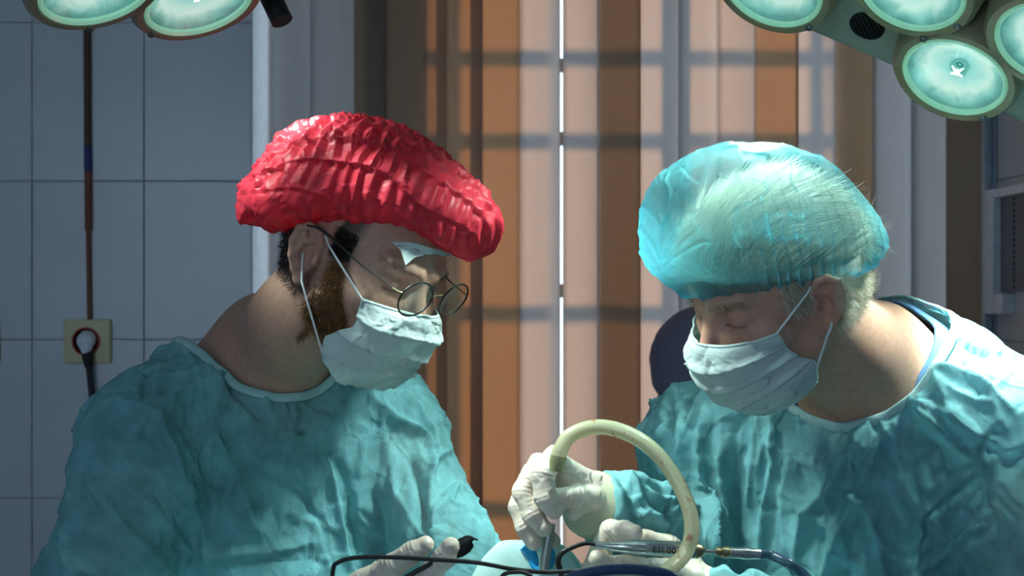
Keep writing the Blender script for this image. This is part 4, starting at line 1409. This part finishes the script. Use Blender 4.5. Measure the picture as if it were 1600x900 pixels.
# his right hand with the instrument
rhA = glove(manA, [[C(560, 915, 1.80, 14), C(612, 885, 1.79, 12.5), C(645, 863, 1.785, 11.5), C(664, 851, 1.783, 9.5)],
                   [C(640, 935, 1.80, 14), C(672, 897, 1.785, 12.5), C(694, 872, 1.78, 11.5), C(704, 853, 1.778, 9.5)],
                   [C(590, 940, 1.84, 12), C(640, 925, 1.84, 10), C(670, 930, 1.82, 9)], [C(590, 960, 1.86, 11), C(640, 950, 1.86, 9.5), C(662, 950, 1.84, 8.5)], [C(590, 985, 1.87, 10), C(630, 975, 1.87, 8.5), C(650, 970, 1.86, 8)]],
            [[C(490, 990, 1.83, 27), C(570, 960, 1.83, 22)], [C(490, 1000, 1.83, 27), C(600, 960, 1.82, 18)], [C(430, 1040, 1.835, 30), C(490, 990, 1.83, 28)]], M['glove'], 21, 'gloved right hand')
# his left hand reaches under the other surgeon's hands
lhA = glove(manA, [[C(723, 1070, 2.045, 11), C(755, 1060, 2.030, 10), C(777, 1072, 2.020, 9)], [C(727, 1085, 2.045, 11), C(760, 1080, 2.030, 10), C(780, 1092, 2.020, 9)], [C(727, 1100, 2.045, 11), C(760, 1100, 2.030, 10), C(777, 1112, 2.020, 8.5)],
                   [C(723, 1115, 2.050, 10), C(755, 1118, 2.035, 9), C(770, 1126, 2.025, 8)], [C(705, 1075, 2.035, 13), C(727, 1060, 2.015, 11), C(745, 1062, 2.005, 9)]],
            [[C(695, 1095, 2.065, 22), C(727, 1090, 2.050, 18)], [C(675, 1095, 2.080, 27), C(695, 1095, 2.065, 23)]], M['glove'], 22, 'gloved left hand', h=.002)

# ================================================================== SURGEON IN THE BLUE CAP
manB = empty('person', (.44, 2.12, 0), 'white-haired surgeon in blue see-through cap, white mask and teal gown, bending forward', 'person')
HB = Head((.294, 1.90, 1.491), (25.1, 27.3, -10.6), -1, 1.01, old=True, eary=-.5, ears=1.12)
TB = torso_frame((.43, 2.05, 1.395), (-.5, -.87), math.radians(16))
shB = [np.array((.243, 2.14, 1.297)), np.array((.565, 1.985, 1.325))]
armsB = [[(shB[0], .05), (np.array((.225, 2.10, 1.12)), .036), (P(948, 790, 1.915), .025)],
         [(shB[1], .05), (np.array((.60, 1.90, 1.03)), .038), (P(1110, 930, 1.88), .025)]]
slB = [[(shB[0], .062), (np.array((.240, 2.10, 1.13)), .074), (P(975, 800, 1.94), .054)],
       [(shB[1], .074), (np.array((.60, 1.90, 1.03)), .078), (P(1140, 960, 1.87), .05)],
       [(P(1415, 560, 2.12), .060), (P(1480, 585, 2.09), .066), (P(1555, 655, 2.0), .072)]]
neckB = [(HB.w((0, -2.3, -3.0)), .060), (P(1318, 548, 1.99), .058), (TB[0] - .03 * TB[3], .064)]


def colB(q, V):
    n = len(q); x, y, z = np.abs(q[:, 0]), q[:, 1], q[:, 2]
    c = fast_cols((0.56, 0.32, 0.225), n)
    def mix(m, col):
        m = np.clip(m, 0, 1)[:, None]; c[:] = c * (1 - m) + np.array(col) * m
    mix(np.exp(-(((x - 8.0) / 1.2) ** 2 + ((y + .8) / 2.2) ** 2 + (z / 3.6) ** 2) * .8) * .7, (0.60, 0.25, 0.18))
    mix(np.exp(-((x / 2.0) ** 2 + ((y - 11) / 2) ** 2 + ((z + 1.0) / 1.9) ** 2)) * .55, (0.58, 0.22, 0.17))
    mix(np.exp(-(((x - 4) / 2.0) ** 2 + ((z + .6) / 1.6) ** 2)) * (y > 3) * .35, (0.58, 0.24, 0.18))
    mix(np.exp(-((z - 1.05 - .05 * (x - 3.1) ** 2) / .14) ** 2) * (np.abs(x - 3.1) < 1.35) * (y > 6.5) * .8, (0.10, 0.05, 0.04))
    mix(np.exp(-((x - 3.1) / 1.7) ** 2 - ((z - 1.7) / 1.0) ** 2) * (y > 6.5) * .4, (0.45, 0.20, 0.16))  # socket shade put into the skin colour around the eyes
    mix(np.clip((-y - 1.0) / 1.2, 0, 1) * np.clip((z + 2) / 1.5, 0, 1) * .6, (0.60, 0.52, 0.42))
    return c


VB, NB, bodyB = make_body('body', manB, HB, TB, shB, armsB, neckB, colB, M['skin'])
foldsB = [
    ([(1413, 632), (1458, 660), (1530, 722)], .013, .024), ([(1375, 609), (1430, 628), (1488, 654), (1571, 700)], .009, .02),
    ([(1416, 635), (1379, 688), (1352, 749), (1330, 794), (1292, 895)], .013, .026), ([(1375, 639), (1330, 703), (1299, 764), (1262, 802), (1245, 873)], .012, .026),
    ([(1443, 560), (1488, 639), (1545, 726), (1545, 779), (1571, 817), (1590, 900)], .011, .022), ([(1541, 726), (1496, 756), (1443, 805), (1424, 892)], .013, .024),
    ([(1567, 813), (1518, 836), (1462, 881), (1428, 900)], .012, .024), ([(1397, 768), (1428, 817), (1447, 850)], .008, .018),
    ([(1099, 635), (1099, 750), (1099, 900)], .020, .022), ([(1163, 632), (1152, 726), (1152, 900)], -.020, .026), ([(1201, 632), (1212, 726), (1201, 809), (1175, 900)], .012, .020),
    ([(1130, 650), (1128, 760), (1130, 900)], .010, .03), ([(1182, 640), (1178, 720), (1165, 800)], .006, .016),
    ([(1352, 802), (1371, 839), (1382, 900)], .009, .018), ([(1450, 575), (1522, 594), (1590, 647)], .009, .018), ([(1428, 734), (1438, 790), (1420, 870)], .008, .018),
    ([(1240, 700), (1225, 780), (1235, 880)], .006, .03), ([(1470, 600), (1500, 620), (1560, 640)], .006, .014), ([(1500, 560), (1540, 610), (1580, 690)], .006, .018),
    ([(1330, 794), (1350, 790), (1320, 775)], .006, .012), ([(1480, 690), (1440, 720), (1400, 740)], .006, .016), ([(1560, 740), (1580, 780), (1600, 800)], .007, .016),
    ([(1010, 690), (1035, 720), (1060, 800)], .010, .020), ([(985, 735), (1010, 790), (1040, 830)], .010, .018), ([(1060, 640), (1070, 720), (1075, 800)], .010, .02), ([(955, 745), (975, 790), (985, 830)], .008, .014),
    ([(1000, 740), (1040, 760), (1070, 790)], -.008, .018), ([(1040, 660), (1030, 690), (1005, 710)], .007, .014)]
holeB = [(P(1300, 520, 1.97), .088), (P(1368, 570, 2.06), .096), (P(1378, 590, 2.08), .03)]
gownB, gVB, gNB, loopB = make_gown(manB, TB, shB, slB, holeB, foldsB, 0, M['gown'], 8, 'teal non-woven gown with deep diagonal creases')
if loopB is not None: neck_band('neckline_binding', loopB, M['gown_trim'], manB, TB, .013, label='pale gathered neckline', freq=120)
shirtB, loops = scrub_shirt(manB, TB, shB, [(P(1290, 495, 1.97), .082), (P(1355, 555, 2.05), .080), (P(1300, 660, 1.93), .05)], M['scrub_navy'], 'navy scrub shirt under the gown', g=.007)
if loops: neck_band('scrub_collar', loops[0], M['scrub_blue'], manB, TB, .026, .001, 0, 'blue scrub collar')
legs(manB, (.47, 2.16), (-.5, -.87), M['scrub_navy'])

maskB_c = [(0, 10.6, -.2), (.12, 11.6, -1.0), (.30, 12.3, -2.8), (.5, 12.0, -5.0), (.72, 11.0, -7.6), (.9, 9.3, -9.8), (1, 7.6, -10.6)]
maskB_s = [(0, 6.0, 5.6, -.4), (.3, 6.5, 5.0, -2.2), (.55, 6.8, 4.2, -3.9), (.8, 7.3, 2.4, -5.4), (1, 6.2, 2.2, -8.4)]
maskB, GB, GNB = make_mask(manB, HB, maskB_c, maskB_s, M['mask'], 14, 'white pleated surgical mask', .45)
ear_loops(maskB, HB, GB, M['elastic'])

outB = [(998, 360), (1003, 320), (1020, 285), (1060, 250), (1110, 230), (1160, 223), (1200, 222), (1240, 232), (1290, 255), (1330, 290), (1355, 322), (1383, 375), (1380, 395), (1360, 420), (1345, 428), (1310, 434),
        (1280, 445), (1230, 463), (1180, 475), (1130, 479), (1085, 470), (1050, 453), (1020, 427), (1003, 398)]
# hair: a combed mass under the film, short white hair at the nape and the sideburn
def hair_shell(p):
    q = HB.loc(p); d = ellip(q, (0, -.6, 4.4), (8.3, 10.8, 9.0))
    return smax(d, -(q[:, 2] - 5.3 - .10 * q[:, 1] - .38 * np.minimum(q[:, 1], 0)) * .98, .6) * HB.s
Vh, Fh = sdf_mesh(hair_shell, HB.pos - .17, HB.pos + .17, .004)
Vh = laplace(Vh, Fh, 2); nh = normals(Vh, Fh)
qh = HB.loc(Vh)
sw = np.array([-4.0, -4.5, 11.0])
hairB = mesh_obj('hair', Vh, Fh, hair_mat('hair_mass', (0.28, 0.25, 0.18), (0.52, 0.47, 0.35), .6), manB, label='white-blond hair under the cap')
rs = np.random.default_rng(15)
_, _, _, insideB = inflate(outB, 1.885, .122, (1190, 350), n_a=460, n_e=4)
r_ = rs.choice(np.where((insideB(Vh) < .86) & (qh[:, 2] > 5.6 + .10 * qh[:, 1] + .38 * np.minimum(qh[:, 1], 0)))[0], 6500)
swirl = np.cross(nh[r_], HB.R[:, 0]) ; tang = HB.R[:, 1] * -.6 + HB.R[:, 2] * .1
ph = noise(Vh[r_] * 16, 6)
tang = tang[None] + swirl * .3 + HB.R[:, 0][None] * (.9 * ph)[:, None]
tang -= nh[r_] * (tang * nh[r_]).sum(1)[:, None]
strands('combed_strands', Vh[r_] + nh[r_] * .001, tang - nh[r_] * .02, .060, M['hair_white'], hairB, .00034, .05, 16, (0, 0, -.03), segs=6)
qb = HB.loc(VB); bx, by, bz = np.abs(qb[:, 0]), qb[:, 1], qb[:, 2]
nape = np.where((insideB(VB) > 1.0) & (by < -2.0) & (by > -10) & (bz < 5) & (bz > -3.4) & (np.linalg.norm(qb, axis=1) < 13))[0]
r_ = rs.choice(nape, 4800)
strands('nape_hair', VB[r_], NB[r_] * .8 + HB.R[:, 2] * -.7 + HB.R[:, 1] * -.2, .020, M['hair_white'], manB, .00045, .45, 17, label='short white hair at the nape')
sb = np.where((by > .6) & (by < 3.6) & (bz > .2) & (bz < 5) & (bx > 5.0) & (bx < 8.2))[0]
r_ = rs.choice(sb, 1100)
strands('sideburn', VB[r_], NB[r_] * .35 + HB.R[:, 2] * -.8 + HB.R[:, 1] * -.4, .014, M['hair_white'], manB, .00035, .3, 18)
brow = np.where((np.abs(bz - 3.75 - .05 * (bx - 3)) < .4) & (bx > 1.2) & (bx < 5.0) & (by > 6.0))[0]
for sg in (1, -1):
    bs = brow[np.sign(qb[brow, 0]) == sg]; r_ = rs.choice(bs, 120)
    strands('eyebrow', VB[r_], NB[r_] * .3 + HB.R[:, 0] * sg * .8, .008, hair_mat('grey_brow', (.22, .18, .13), (.45, .40, .30)), manB, .0003, .3, 19)

# sheer blue cap
V, F, Cc, insideB = inflate(outB, 1.885, .122, (1190, 350), n_a=460, n_e=100)
n = normals(V, F); n *= np.sign((n * (V - Cc)).sum(1).mean())
K = P(1032, 438, 1.84); q = V - K
rad = np.linalg.norm(q, axis=1); pa = np.arctan2(q[:, 2], np.abs(q[:, 0]) + .01) + .8 * q[:, 1]
rays = np.abs(noise(np.stack([pa * 9, rad * 6, pa * 0], 1), 31))
rayd = np.clip(1 - rays / .13, 0, 1) * np.clip(1 - rad / .17, 0, 1)
qc = V - Cc
ca, sa = math.cos(math.radians(8)), math.sin(math.radians(8))
s_ = qc[:, 0] * ca + qc[:, 2] * sa; t_ = -qc[:, 0] * sa + qc[:, 2] * ca
lat = np.arctan2(t_ + .045, np.abs(qc[:, 1]) + .03)
pleat = np.clip(1 - np.abs(((s_ + .5 * .004 * noise(V * 40, 33) + .02 * lat) / .0125) % 1 - .5) * 5, 0, 1) * np.clip((.75 - lat) / .5, 0, 1) * np.clip((s_ + .06) / .05, 0, 1)
rim = np.clip(1 - (lat + .5) / .45, 0, 1)
ridge = np.clip(1 - np.abs(noise(V * 22 + .5 * noise(V * 9, 36)[:, None], 35)) / .07, 0, 1)
disp = .004 * rayd + .0028 * pleat + rim * .0018 * np.sin(s_ / .0032 + 2 * noise(V * 25, 37)) + .0014 * ridge + .003 * crumple(V * 18, 38)
dens = .22 + .30 * rayd + .24 * pleat + .50 * rim + .22 * ridge + .45 * np.clip((-s_ - .05) / .07, 0, 1) + .25 * np.clip((s_ - .10) / .03, 0, 1)
V = laplace(V + n * disp[:, None], F, 1, .3)
capB = mesh_obj('bouffant_cap', V, F, M['blue_film'], manB, cols=np.stack([np.clip(dens, 0, 1), np.clip(rim * .9 + .6 * np.clip((-s_ - .10) / .05, 0, 1) + .35 * pleat, 0, 1), dens * 0], 1), label='sheer blue bouffant cap')

# gloved hands of the surgeon in the blue cap
rhB = glove(manB, [[C(866, 714, 1.878, 13), C(847, 742, 1.862, 13), C(853, 778, 1.857, 12), C(866, 797, 1.860, 10)],
                   [C(842, 726, 1.892, 13), C(817, 768, 1.878, 11.5), C(833, 806, 1.870, 11.4), C(850, 826, 1.868, 9.6)],
                   [C(826, 750, 1.908, 12), C(809, 792, 1.895, 10.6), C(820, 825, 1.886, 9.8), C(834, 848, 1.884, 8.6)],
                   [C(832, 770, 1.924, 11), C(826, 806, 1.914, 9.8), C(846, 832, 1.912, 9), C(865, 846, 1.908, 8)],
                   [C(930, 782, 1.895, 16), C(902, 777, 1.876, 13), C(882, 778, 1.867, 11.2), C(867, 775, 1.866, 9.6)]],
            [[C(868, 724, 1.888, 13.5), C(925, 768, 1.912, 20)], [C(838, 750, 1.908, 13), C(925, 778, 1.922, 20)], [C(925, 772, 1.912, 21), C(958, 792, 1.927, 22)], [C(898, 793, 1.897, 14), C(938, 798, 1.910, 20)]], M['glove'], 31, 'gloved right hand gripping the suction wand')
cA, cB2 = P(912, 783, 1.902), P(958, 803, 1.945)
ax = (cB2 - cA) / np.linalg.norm(cB2 - cA)
b = MB(); prof = []
for k, (h_, r) in enumerate(((-.018, 0), (-.016, .0195), (-.008, .0250), (-.003, .0315), (0, .0335), (.004, .0330), (.008, .0350), (.012, .0345), (.017, .0362), (.022, .0352), (.026, .0364), (.030, .0350), (.033, .0300), (.030, .0270))): prof.append((r, h_))
prof = [(min(r * 1.12, .0385 if h_ < .014 else .0345), h_ * 1.05) for r, h_ in prof]
b.lathe(prof, P(921, 786, 1.907), ax, 64, caps=False)
b.build('glove_cuff', M['cuff'], manB, label='rolled yellowish glove cuff')
lhB = glove(manB, [[C(922, 898, 1.875, 13), C(954, 829, 1.868, 11.5), C(977, 830, 1.852, 10.8), C(990, 833, 1.843, 10)],
                   [C(1004, 842, 1.880, 11), C(1045, 853, 1.888, 12), C(1080, 885, 1.89, 14)],
                   [C(990, 905, 1.862, 11.5), C(955, 884, 1.850, 10.4), C(934, 873, 1.846, 9.2)],
                   [C(1042, 908, 1.862, 12), C(1002, 888, 1.850, 11), C(972, 880, 1.846, 10)],
                   [C(1075, 905, 1.866, 11), C(1040, 889, 1.852, 10.5), C(1020, 884, 1.848, 9.2)]],
            [[C(985, 930, 1.88, 26), C(1070, 905, 1.885, 22)], [C(930, 905, 1.88, 16), C(1000, 935, 1.88, 22)], [C(1070, 910, 1.885, 24), C(1120, 930, 1.88, 26)]], M['glove'], 32, 'gloved left hand holding the handpiece')

# ================================================================== THIRD PERSON, BEHIND
manC = empty('person', (.50, 2.82, 0), 'person in dark navy short-sleeved scrubs mostly hidden behind the white-haired surgeon', 'person')
HC = Head(P(1215, 352, 2.80), (30, 25, 0), 1, 1.0)
TC = torso_frame(P(1200, 505, 2.83), (.45, -.89), math.radians(12))
shC = [P(1090, 566, 2.72), P(1320, 560, 2.86)]
armsC = [[(shC[0], .043), (P(1185, 660, 2.60), .040), (P(1290, 700, 2.45), .028)], [(shC[1], .046), (P(1370, 720, 2.80), .040), (P(1330, 780, 2.55), .028)]]
_, _, bodyC = make_body('body', manC, HC, TC, shC, armsC, [(HC.w((0, -2.5, -3)), .056), (TC[0], .062)], lambda q, V: np.tile(np.where((q[:, 2:3] > 2) & (q[:, 1:2] < 5), (0.03, .02, .016), (0.36, .20, .13)), (1, 1)), M['skin'], single=True)


def scrubC(p):
    d = torso_sdf(p, TC, shC, .014)
    d = smin(d, rcone(p, TC[0] - .3 * TC[3], TC[0] - .62 * TC[3], .16, .18), .08)
    for a in armsC:
        s0, e0 = a[0][0], a[1][0]
        d = smin(d, smax(rcone(p, s0, s0 + (e0 - s0) * .60, .052, .058), ((p - s0) @ ((e0 - s0) / np.linalg.norm(e0 - s0))) - .036, .004), .012)
    return d - .006 * noise(p * 18, 44) - .006 * (1 - np.abs(noise(p * np.array([20, 20, 30.]), 45)))
Vc, Fc = sdf_mesh(scrubC, (TC[0][0] - .34, TC[0][1] - .36, .8), (TC[0][0] + .34, TC[0][1] + .26, TC[0][2] + .1), .005)
Vc, Fc, _ = keep_faces(Vc, Fc, chain_sdf(Vc, [(HC.pos, .08), (TC[0], .075)]) > 0)
mesh_obj('scrub_top', laplace(Vc, Fc, 1), Fc, simple('dark_navy_purple_cotton', (0.19, 0.175, 0.26), .85, bump=.4, bscale=900), manC, label='dark navy scrub top')
legs(manC, (.50, 2.86), (.45, -.89), M['scrub_navy'])

# ================================================================== INSTRUMENTS AND CABLES
def tubing_mat():
    t = NT('suction_tubing')
    base = (0.78, 0.73, 0.46)
    bl = t.noise(95, 3, .6, vec=(1, 1, 1))
    c = t.ramp(bl, [(.0, base), (.60, (0.80, 0.75, 0.50)), (.68, (0.68, 0.36, 0.18)), (.78, (0.50, 0.16, 0.08))])
    s = t.bsdf(c, .22, 0, None, Specular_IOR_Level=.6, Coat_Weight=.4)
    return t.done(t.mixs(.35, s, t.transl(c)))


M['tubing'] = tubing_mat()
M['blue_plastic'] = simple('cyan_blue_plastic', (0.02, 0.36, 0.72), .3)
M['navy_hose'] = simple('navy_hose', (0.025, 0.05, 0.13), .28)
t = NT('smoky_hose')
g = t.n('ShaderNodeBsdfGlossy'); g.inputs['Roughness'].default_value = .12
M['smoky'] = t.done(t.mixs(.35, t.bsdf((0.05, 0.09, 0.14), .2), t.transp((.55, .75, .85))))
M['drape'] = cloth_mat('drape_nonwoven', (0.55, 0.80, 0.78), .25, 0, bump=.3, vary=.08)

st = empty('suction_tube', P(1050, 890, 1.80), 'yellowish clear suction tube arching from the gripped metal wand beside the blue-capped surgeon', 'tube')
arc = [(870, 726, 1.836), (876, 702, 1.836), (893, 679, 1.838), (932, 667, 1.838), (975, 675, 1.832), (1017, 700, 1.826), (1052, 742, 1.82), (1075, 790, 1.812), (1081, 830, 1.806), (1070, 865, 1.80), (1042, 893, 1.775), (1005, 925, 1.75), (930, 985, 1.70), (880, 1060, 1.66)]
MB().tube([P(*a) for a in arc], .0082, 20, sub=8).build('tubing', M['tubing'], st)
MB().tube([P(869, 736, 1.836), P(871, 722, 1.836), P(873, 712, 1.836)], [.0074, .0088, .0086], 20).build('tube_collar', simple('olive_tube_end', (0.30, 0.30, 0.14), .3), st)
b = MB(); b.tube([P(861, 818, 1.889), P(858, 836, 1.889), P(852.5, 870, 1.889), P(850, 897, 1.889)], [.0050, .0056, .0058, .0058], 14, sub=4)
b.build('metal_wand', simple('grey_wand_metal', (.40, .44, .42), .35, .8), st, label='grey metal wand')

hp = empty('surgical_handpiece', P(1000, 858, 1.845), 'chrome engraved handpiece with a bent dark tip held in the lower gloved hand', 'handpiece')
a0, a1 = P(930, 851.5, 1.828), P(1190, 866, 1.828); ax = (a1 - a0) / np.linalg.norm(a1 - a0); U_ = 1.828 / FPX
def hx(px): return (px - 930) * U_
def seg(name, prof, mat, label=None, n=28):
    MB().lathe([(r * U_, hx(x)) for x, r in prof], a0, ax, n).build(name, mat, hp, label=label)
seg('front_sleeve', [(928, 2.5), (930, 5.5), (948, 6.2), (960, 8), (974, 9.5)], M['steel'])
b = MB(); b.lathe([(r * U_, hx(x)) for x, r in ((966, 9), (975, 11), (990, 11.8), (1060, 13), (1084, 13.2), (1088, 11))], a0, ax, 28)
for k in range(3):
    B = frame(ax, (0, 0, 1)); off = B[:, 1] * (.004 - .0045 * k) + np.array([0, -1, 0]) * .0078
    b.tube([a0 + ax * hx(950) * .9 + off * .8, a0 + ax * hx(1008) + off], .0009, 6)
b.build('grip', M['steel'], hp)
seg('tail_cap', [(1086, 12.2), (1090, 12.5), (1098, 9), (1103, 4)], M['brass'], 'dull brass tail cap')
seg('stem', [(1101, 3), (1122, 3)], M['steel'])
seg('knurled_collar', [(1118, 5), (1120, 7.5), (1125, 7.5), (1127, 5.5), (1129, 9), (1139, 9.2), (1141, 7)], M['brass'])
seg('connector', [(1140, 7), (1142, 8.6), (1161, 8.8), (1161.5, 9.8), (1172, 9.8), (1172.5, 8.4), (1188, 8.4), (1190, 7)], M['steel'])
MB().tube([P(1186, 866, 1.828), P(1205, 868, 1.835), P(1232, 880, 1.822), (P(1262, 905, 1.82)), P(1300, 960, 1.80)], .0058, 16, sub=8).build('hose', M['smoky'], hp, label='smoky translucent hose')
MB().tube([P(934, 851, 1.828), P(915, 849, 1.828), P(895, 855, 1.828), P(878, 864, 1.828), P(872, 876, 1.828), P(876, 893, 1.828), P(882, 915, 1.828)], [.0022, .0024, .0026, .0030, .0032, .0032, .0032], 12, sub=5).build('bent_tip', M['dark_steel'], hp, label='dark bent tip')
cu = bpy.data.curves.new('letters', 'FONT'); cu.body = 'ESI 00 0'; cu.size = .0092; cu.extrude = .0003; cu.space_character = 1.1
tx = bpy.data.objects.new('engraved_letters', cu); COL.objects.link(tx); cu.materials.append(M['black'])
B = frame(ax, (0, -1, 0))
base = a0 + ax * hx(1018) + np.array([0, -.0096, -.0030])
tx.location = base; tx.rotation_euler = (math.pi / 2, math.atan2(-ax[2], ax[0]), 0)
bpy.context.view_layer.update()
me = bpy.data.meshes.new_from_object(tx.evaluated_get(bpy.context.evaluated_depsgraph_get()))
te = bpy.data.objects.new('engraved_letters', me); COL.objects.link(te); te.location = tx.location; te.rotation_euler = tx.rotation_euler
bpy.data.objects.remove(tx)
finish(te, parent=hp, label='black engraved letters')

ci = empty('curved_instrument', P(690, 880, 1.77), 'dark slim instrument with a leaf-shaped hooked end held by the red-capped surgeon', 'instrument')
MB().tube([P(600, 925, 1.77), P(650, 893, 1.772), P(700, 868, 1.776), P(712, 862, 1.778)], [.0030, .0028, .0026, .0028], 12, sub=4).build('shaft', M['dark_steel'], ci)
b = MB(); ctr = catmull([P(708, 866, 1.778), P(718, 858, 1.779), P(728, 850, 1.78), P(735, 843, 1.78), P(741, 842, 1.78), P(747, 844, 1.78)], 6)
w = np.interp(np.linspace(0, 1, len(ctr)), [0, .15, .35, .55, .68, .8, 1], [.0055, .0085, .0092, .0068, .0030, .0013, .0009])
tt = np.gradient(ctr, axis=0); tt /= np.linalg.norm(tt, axis=1)[:, None]; sd = np.cross(tt, (0, 1, 0)); sd /= np.linalg.norm(sd, axis=1)[:, None]
V = []; 
for i in range(len(ctr)):
    for a in np.linspace(0, 2 * np.pi, 10, endpoint=False): V.append(ctr[i] + sd[i] * w[i] * math.cos(a) + np.array([0, 1, 0]) * min(w[i], .0018) * math.sin(a))
m = len(ctr)
F = [(i * 10 + j, i * 10 + (j + 1) % 10, (i + 1) * 10 + (j + 1) % 10, (i + 1) * 10 + j) for i in range(m - 1) for j in range(10)] + [tuple(range(9, -1, -1)), tuple(range((m - 1) * 10, m * 10))]
b.add(V, F); b.build('leaf_blade', M['dark_steel'], ci)

ob = MB().tube([P(*q) for q in ((519, 960, 1.70), (520, 893, 1.70), (530, 878, 1.70), (560, 871, 1.70), (620, 871, 1.70), (690, 875, 1.70), (745, 879, 1.705), (800, 889, 1.72), (850, 894, 1.74), (905, 893, 1.75), (960, 905, 1.75))], .0024, 10, sub=8).build(
    'black_cable', M['black'], None, label='thin black cable looping across the bottom in front of both gowns', cat='cable')
MB().tube([P(*q) for q in ((775, 930, 1.715), (785, 900, 1.715), (805, 894, 1.715), (825, 897, 1.715), (840, 915, 1.715))], .0022, 10, sub=8).build('cable_loop', M['black'], ob)
MB().tube([P(*q) for q in ((840, 960, 1.66), (880, 911, 1.66), (925, 895, 1.66), (970, 890, 1.66), (1015, 893, 1.66), (1060, 907, 1.66), (1110, 960, 1.66))], .0056, 16, sub=8).build(
    'navy_hose', M['navy_hose'], None, label='thick navy blue hose curving along the bottom edge under the handpiece', cat='hose')

rg = empty('retractor_ring', P(845, 868, 1.93), 'bright blue plastic ring clip on the drape around the metal wand', 'clip')
b = MB(); cc = P(846, 870, 1.925); an = np.linspace(0, 2 * np.pi, 40, endpoint=False)
b.tube([cc + np.array([math.cos(a) * .0125, .004 * math.sin(a), math.sin(a) * .0150]) for a in an], .0035, 10, closed=True)
b.build('ring', M['blue_plastic'], rg)
MB().tube([P(820, 852, 1.925), P(828, 862, 1.925), P(838, 884, 1.925), P(842, 900, 1.925)], [.0075, .0070, .0045, .004], 12, sub=3).build('tab', M['blue_plastic'], rg)

# table and drape
nx, ny = 150, 90
X, Y = np.meshgrid(np.linspace(-.62, .30, nx), np.linspace(1.46, 1.985, ny))
Z = .945 + .262 * np.exp(-(((X - .020) / .092) ** 4 + ((Y - 1.945) / .038) ** 4) * .5)
pq = np.stack([X, Y, X * 0], -1).reshape(-1, 3)
Z = Z + (.006 * crumple(pq * 14, 51) + .004 * noise(pq * 20, 52)).reshape(ny, nx)
edge = np.minimum(np.minimum(X + .62, .30 - X), Y - 1.46)
Z = np.where(edge < .05, Z - .25 * (1 - edge / .05) ** .6, Z)
V = np.stack([X, Y, Z], -1).reshape(-1, 3)
ii, jj = np.meshgrid(np.arange(ny - 1), np.arange(nx - 1), indexing='ij')
F = np.stack([ii * nx + jj, ii * nx + jj + 1, (ii + 1) * nx + jj + 1, (ii + 1) * nx + jj], -1).reshape(-1, 4)
dr = mesh_obj('surgical_drape', V, F, M['drape'], None, label='pale cyan surgical drape over the operating field between the gloved hands', cat='drape')
ot = empty('operating_table', (-.16, 1.75, 0), 'operating table covered by the pale cyan drape below the hands', 'table')
MB().box((-.16, 1.73, .83), (.76, .36, .09), bev=.02).build('table_top', M['dark_panel'], ot, smooth=False)
MB().box((-.16, 1.72, .42), (.16, .16, .76), bev=.02).build('pedestal', M['steel'], ot, smooth=False)
MB().box((-.16, 1.745, .03), (.70, .42, .06), bev=.02).build('table_base', M['steel'], ot, smooth=False)
